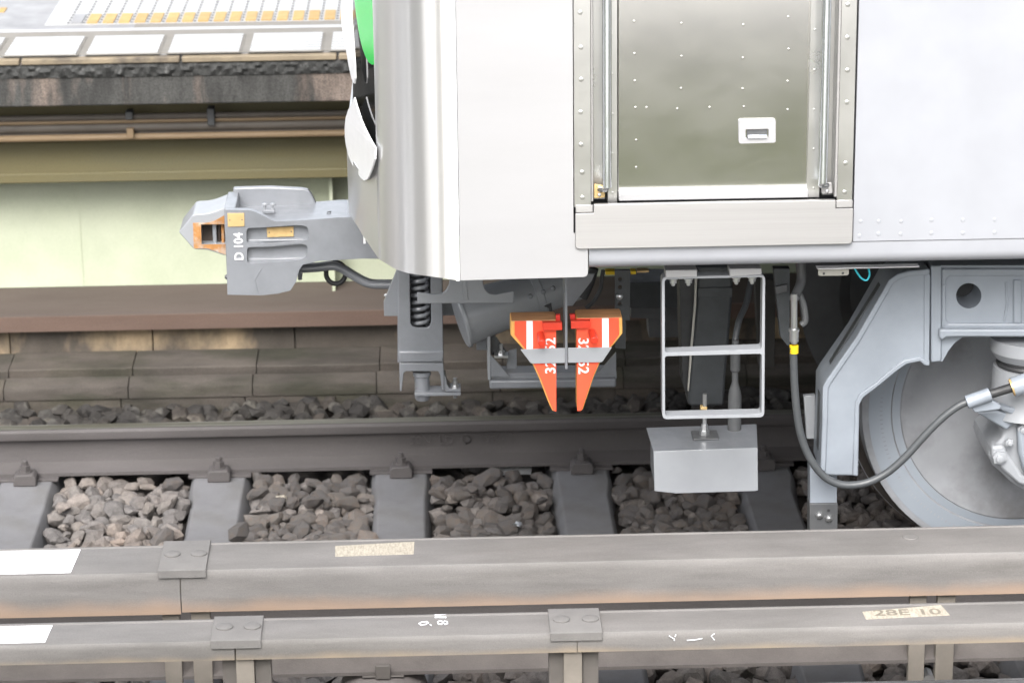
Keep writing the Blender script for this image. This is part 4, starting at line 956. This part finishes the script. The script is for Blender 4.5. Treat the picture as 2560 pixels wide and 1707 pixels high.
for px_, py_, r_ in ((1180, 180, 0), ):
    MB().tube([at(*zD([(1175, 180)])[0], YG+.012), at(*zD([(1182, 300)])[0], YG+.012), at(*zD([(1165, 385)])[0], YG+.012)], .004, 8).build('weld_bead', 'grey_pale', BG)
hb2 = at(*zD([(978, 253)])[0], YG+.14); MB().box(hb2.x-.06, hb2.x+.06, YG+.125, YG+.135, hb2.z-.06, hb2.z+.06).build('bogie_core', 'rubber', BG, smooth=False)
# wheel guard arm: welded box beam
arm = zD([(772, 112), (660, 124), (600, 140), (555, 172), (520, 235), (380, 478), (226, 698), (206, 735), (203, 900), (192, 1180), (228, 1205), (393, 1208), (400, 830), (420, 792), (500, 732), (600, 650), (650, 615), (720, 600), (745, 622), (772, 625)])
inset = zD([(745, 158), (670, 155), (600, 172), (560, 215), (400, 490), (250, 710), (235, 750), (228, 1180)])
GA = plate('guard_arm', arm, YG, .15, 'grey_pale', car, bevel=.006)
edge = zD([(772, 112), (660, 124), (600, 140), (555, 172), (520, 235), (380, 478), (226, 698), (206, 735), (203, 900), (192, 1180), (222, 1180), (232, 900), (236, 745), (252, 712), (404, 492), (545, 250), (578, 190), (612, 168), (665, 152), (772, 140)])
plate('arm_rim', edge, YG-.007, .010, 'grey_pale', GA, bevel=.003)
edge2 = zD([(393, 1208), (400, 830), (420, 792), (500, 732), (600, 650), (650, 615), (720, 600), (745, 622), (772, 625), (772, 600), (742, 590), (720, 578), (640, 592), (590, 625), (490, 712), (400, 775), (378, 820), (362, 1205)])
plate('arm_rim', edge2, YG-.007, .010, 'grey_pale', GA, bevel=.003)
plate('arm_rim', zD([(742, 140), (775, 140), (770, 622), (740, 600)]), YG-.004, .010, 'grey_pale', GA, bevel=.003)
plate('guard_foot', zD([(137, 1150), (282, 1150), (280, 1362), (137, 1362)]), YG+.09, .05, 'grey_pale', GA)
ft = plate('guard_shoe', zD([(136, 1355), (285, 1352), (282, 1560), (136, 1560)]), YG+.08, .055, 'dark_grey', GA)
for x, y in ((186, 1412), (236, 1428)):
    mb = MB(); hexbolt(mb, at(*zD([(x, y)])[0], YG+.08), (0, -1, 0), .0105, .007); mb.build('bolt', 'bolt_steel', GA)
mb = MB(); mb.lathe([(0, .004), (.001, .004)], at(*zD([(236, 1388)])[0], YG+.0795), (0, -1, 0), 12); mb.build('shoe_hole', 'rubber', GA)
def edge_slot(p0, p1, y0, y1):
    a = at(*zD([p0])[0], YG); b = at(*zD([p1])[0], YG); d = (b-a); n = Vector((-d.z, 0, d.x)).normalized()
    if n.x > 0: n = -n
    q = [a+n*.0015, b+n*.0015, b-n*.004, a-n*.004]
    vs = [(v.x, y0, v.z) for v in q]+[(v.x, y1, v.z) for v in q]
    MB().add(vs, [(0, 1, 2, 3), (7, 6, 5, 4), (0, 4, 5, 1), (1, 5, 6, 2), (2, 6, 7, 3), (3, 7, 4, 0)]).build('slot_shade', 'dark_paint', GA, smooth=False)  # dark strip laid on the face, its colour imitates the groove's shade
edge_slot((262, 646), (526, 225), YG+.050, YG+.080)
edge_slot((204.5, 800), (196, 1100), YG+.045, YG+.085)
plate('arm_tab', zD([(105, 785), (165, 778), (165, 1010), (120, 1010)]), YG+.16, .02, 'grey_light', GA)
# wheels and axle
wc = at(*zD([(1400, 900)])[0], -.62)
WX, WZ, WR = 1.692, .632, .462
def wheel(yc, out, parent, full=True):
    prof = [(-.10, .06), (-.10, .105), (-.055, .115), (-.040, .20), (-.052, .305), (-.060, .318), (-.063, .345), (-.060, .348), (-.060, .372), (-.0645, .375), (-.0645, .440), (-.060, WR-.004), (0, WR), (.055, WR+.003), (.062, WR+.026), (.078, WR+.028), (.086, WR+.012), (.088, .36), (.05, .32), (.045, .12), (.08, .1), (.08, .06)]
    return MB().lathe([(d, r) for d, r in prof], (WX, yc, WZ), (0, out, 0), 96).build('wheel', 'wheel_paint', parent)
w1 = wheel(-.56, 1, car)
yw = -.56
MB().lathe([(0, .376), (-.0012, .376), (-.0014, .380), (-.0014, .436), (-.001, .440), (0, .440)], (WX, yw-.0645, WZ), (0, 1, 0), 96, False).build('tyre_ring', 'tyre_paint', w1)
MB().lathe([(0, .349), (-.001, .349), (-.001, .371), (0, .371)], (WX, yw-.0602, WZ), (0, 1, 0), 96, False).build('rim_ring', 'tyre_paint', w1)
MB().lathe([(0, WR+.0005), (.055, WR+.0035), (.060, WR+.024), (.078, WR+.029), (.087, WR+.01)], (WX, yw, WZ), (0, 1, 0), 96, False).build('flange', 'flange_steel', w1)
w2 = wheel(.62, -1, car); w2.data.materials.clear(); w2.data.materials.append(M['dark_grey'])
MB().lathe([(0, .07), (1.3, .07)], (WX, -.65, WZ), (0, 1, 0), 24).build('axle', 'dark_grey', car)
# ring groove marks
mk = MB()
for k in range(90):
    t = math.pi*(.55+.95*k/90); mk.box(-.0012, .0012, -.0005, 0, -.004, .004)
    v = mk.v[-8:]; del mk.v[-8:]
    for x, y, z in v:
        r_ = .404+z; mk.v.append((WX+r_*math.cos(t)-x*math.sin(t), yw-.0661+y, WZ+r_*math.sin(t)+x*math.cos(t)))
mk.build('tyre_marks', 'wheel_paint', w1, smooth=False)
# axle box and primary spring at the right edge
YAX = -1.02
AX = plate('axle_box', zD([(1150, 960), (1165, 985), (1150, 1010), (1095, 1060), (1088, 1100), (1105, 1150), (1150, 1190), (1200, 1240), (1300, 1300), (1500, 1330), (1500, 700), (1250, 720), (1190, 920)]), YAX+.03, .25, 'grey_light', car, bevel=.008)
plate('axle_box_cover', zD([(1240, 960), (1500, 900), (1500, 1270), (1330, 1250), (1270, 1180), (1245, 1090)]), YAX-.005, .04, 'grey_pale', AX, bevel=.01)
plate('axle_arm', zD([(1020, 872), (1130, 862), (1250, 885), (1245, 905), (1180, 965), (1120, 930)]), YAX+.01, .06, 'grey_pale', AX, bevel=.005)
plate('axle_arm', zD([(1090, 800), (1150, 835), (1240, 850), (1400, 820), (1400, 950), (1250, 900), (1150, 860)]), YAX, .03, 'grey_pale', AX, bevel=.005)
plate('axle_lug', zD([(1100, 1050), (1165, 1045), (1180, 1075), (1260, 1200), (1400, 1260), (1400, 1300), (1240, 1250), (1160, 1180), (1100, 1120)]), YAX+.012, .05, 'grey_light', AX, bevel=.008)
for x, y, r_ in ((1190, 1025, .012), (1138, 1105, .020), (1262, 955, .016)):
    mb = MB(); hexbolt(mb, at(*zD([(x, y)])[0], YAX+.012), (0, -1, 0), r_, .012); mb.build('bolt', 'grey_light', AX)
YSP = -.93
sp0 = at(*zD([(1300, 520)])[0], YSP); zsp = lambda py: at(*zD([(1300, py)])[0], YSP).z
k_ = (at(*zD([(1300, 520)])[0], YSP).x-at(*zD([(1090, 520)])[0], YSP).x)
MB().lathe([(zsp(465), k_), (zsp(530), k_), (zsp(572), k_*.86)], (sp0.x, YSP, 0), (0, 0, 1), 40).build('spring_seat', 'grey_light', AX)
MB().lathe([(zsp(560), k_*.8), (zsp(585), k_*.82), (zsp(592), k_*.78), (zsp(605), k_*.82), (zsp(620), k_*.78), (zsp(650), k_*.82)], (sp0.x, YSP, 0), (0, 0, 1), 40).build('rubber_spring', 'rubber', AX)
MB().lathe([(zsp(618), k_*.88), (zsp(645), k_*.90), (zsp(780), k_*.92), (zsp(860), k_*1.05)], (sp0.x, YSP, 0), (0, 0, 1), 40).build('spring_housing', 'grey_light', AX)
print('tris', sum(len(o.data.polygons) for o in bpy.data.objects if o.type == 'MESH'), 'objects', len(bpy.data.objects))
# ------------------------------------------------------------------ small litter among the stones
def crumple(name, px, py, z, r, mt, label, cat, flat=.5):
    p = topz(px, py, z); rr = random.Random(px); mb = MB(); bm = bmesh.new(); bmesh.ops.create_icosphere(bm, subdivisions=2, radius=1)
    for v in bm.verts: f = r*(.6+.7*rr.random()); v.co = Vector((v.co.x*f, v.co.y*f, v.co.z*f*flat))
    me = bpy.data.meshes.new(name); bm.to_mesh(me); bm.free(); o = mobj(name, me, mt, None, 0, False); o.location = p; return tag(o, label, cat)
crumple('foil_scrap', 1296, 1310, -.02, .016, 'bolt_steel', 'small crumpled silver foil scrap among the stones below the chocks', 'litter')
crumple('white_stone', 702, 1246, -.02, .020, 'cream_plate', 'single pale whitish stone among the brown ballast', 'stone')
q = topz(1285, 1172, -.02); sc = MB(); vs = []; fs = []
for i in range(17):
    for j in (0, 1): vs.append((q.x-.055+.11*j+.012*(i/16), q.y-.05+i*.006, -.022+.004*(i % 2)+.018*i/16))
for i in range(16): a = i*2; fs.append((a, a+1, a+3, a+2))
tag(thick(sc.add(vs, fs).build('metal_scrap', 'bolt_steel', smooth=False), .002), 'ribbed silver metal scrap half under the rail below the left chock', 'litter')
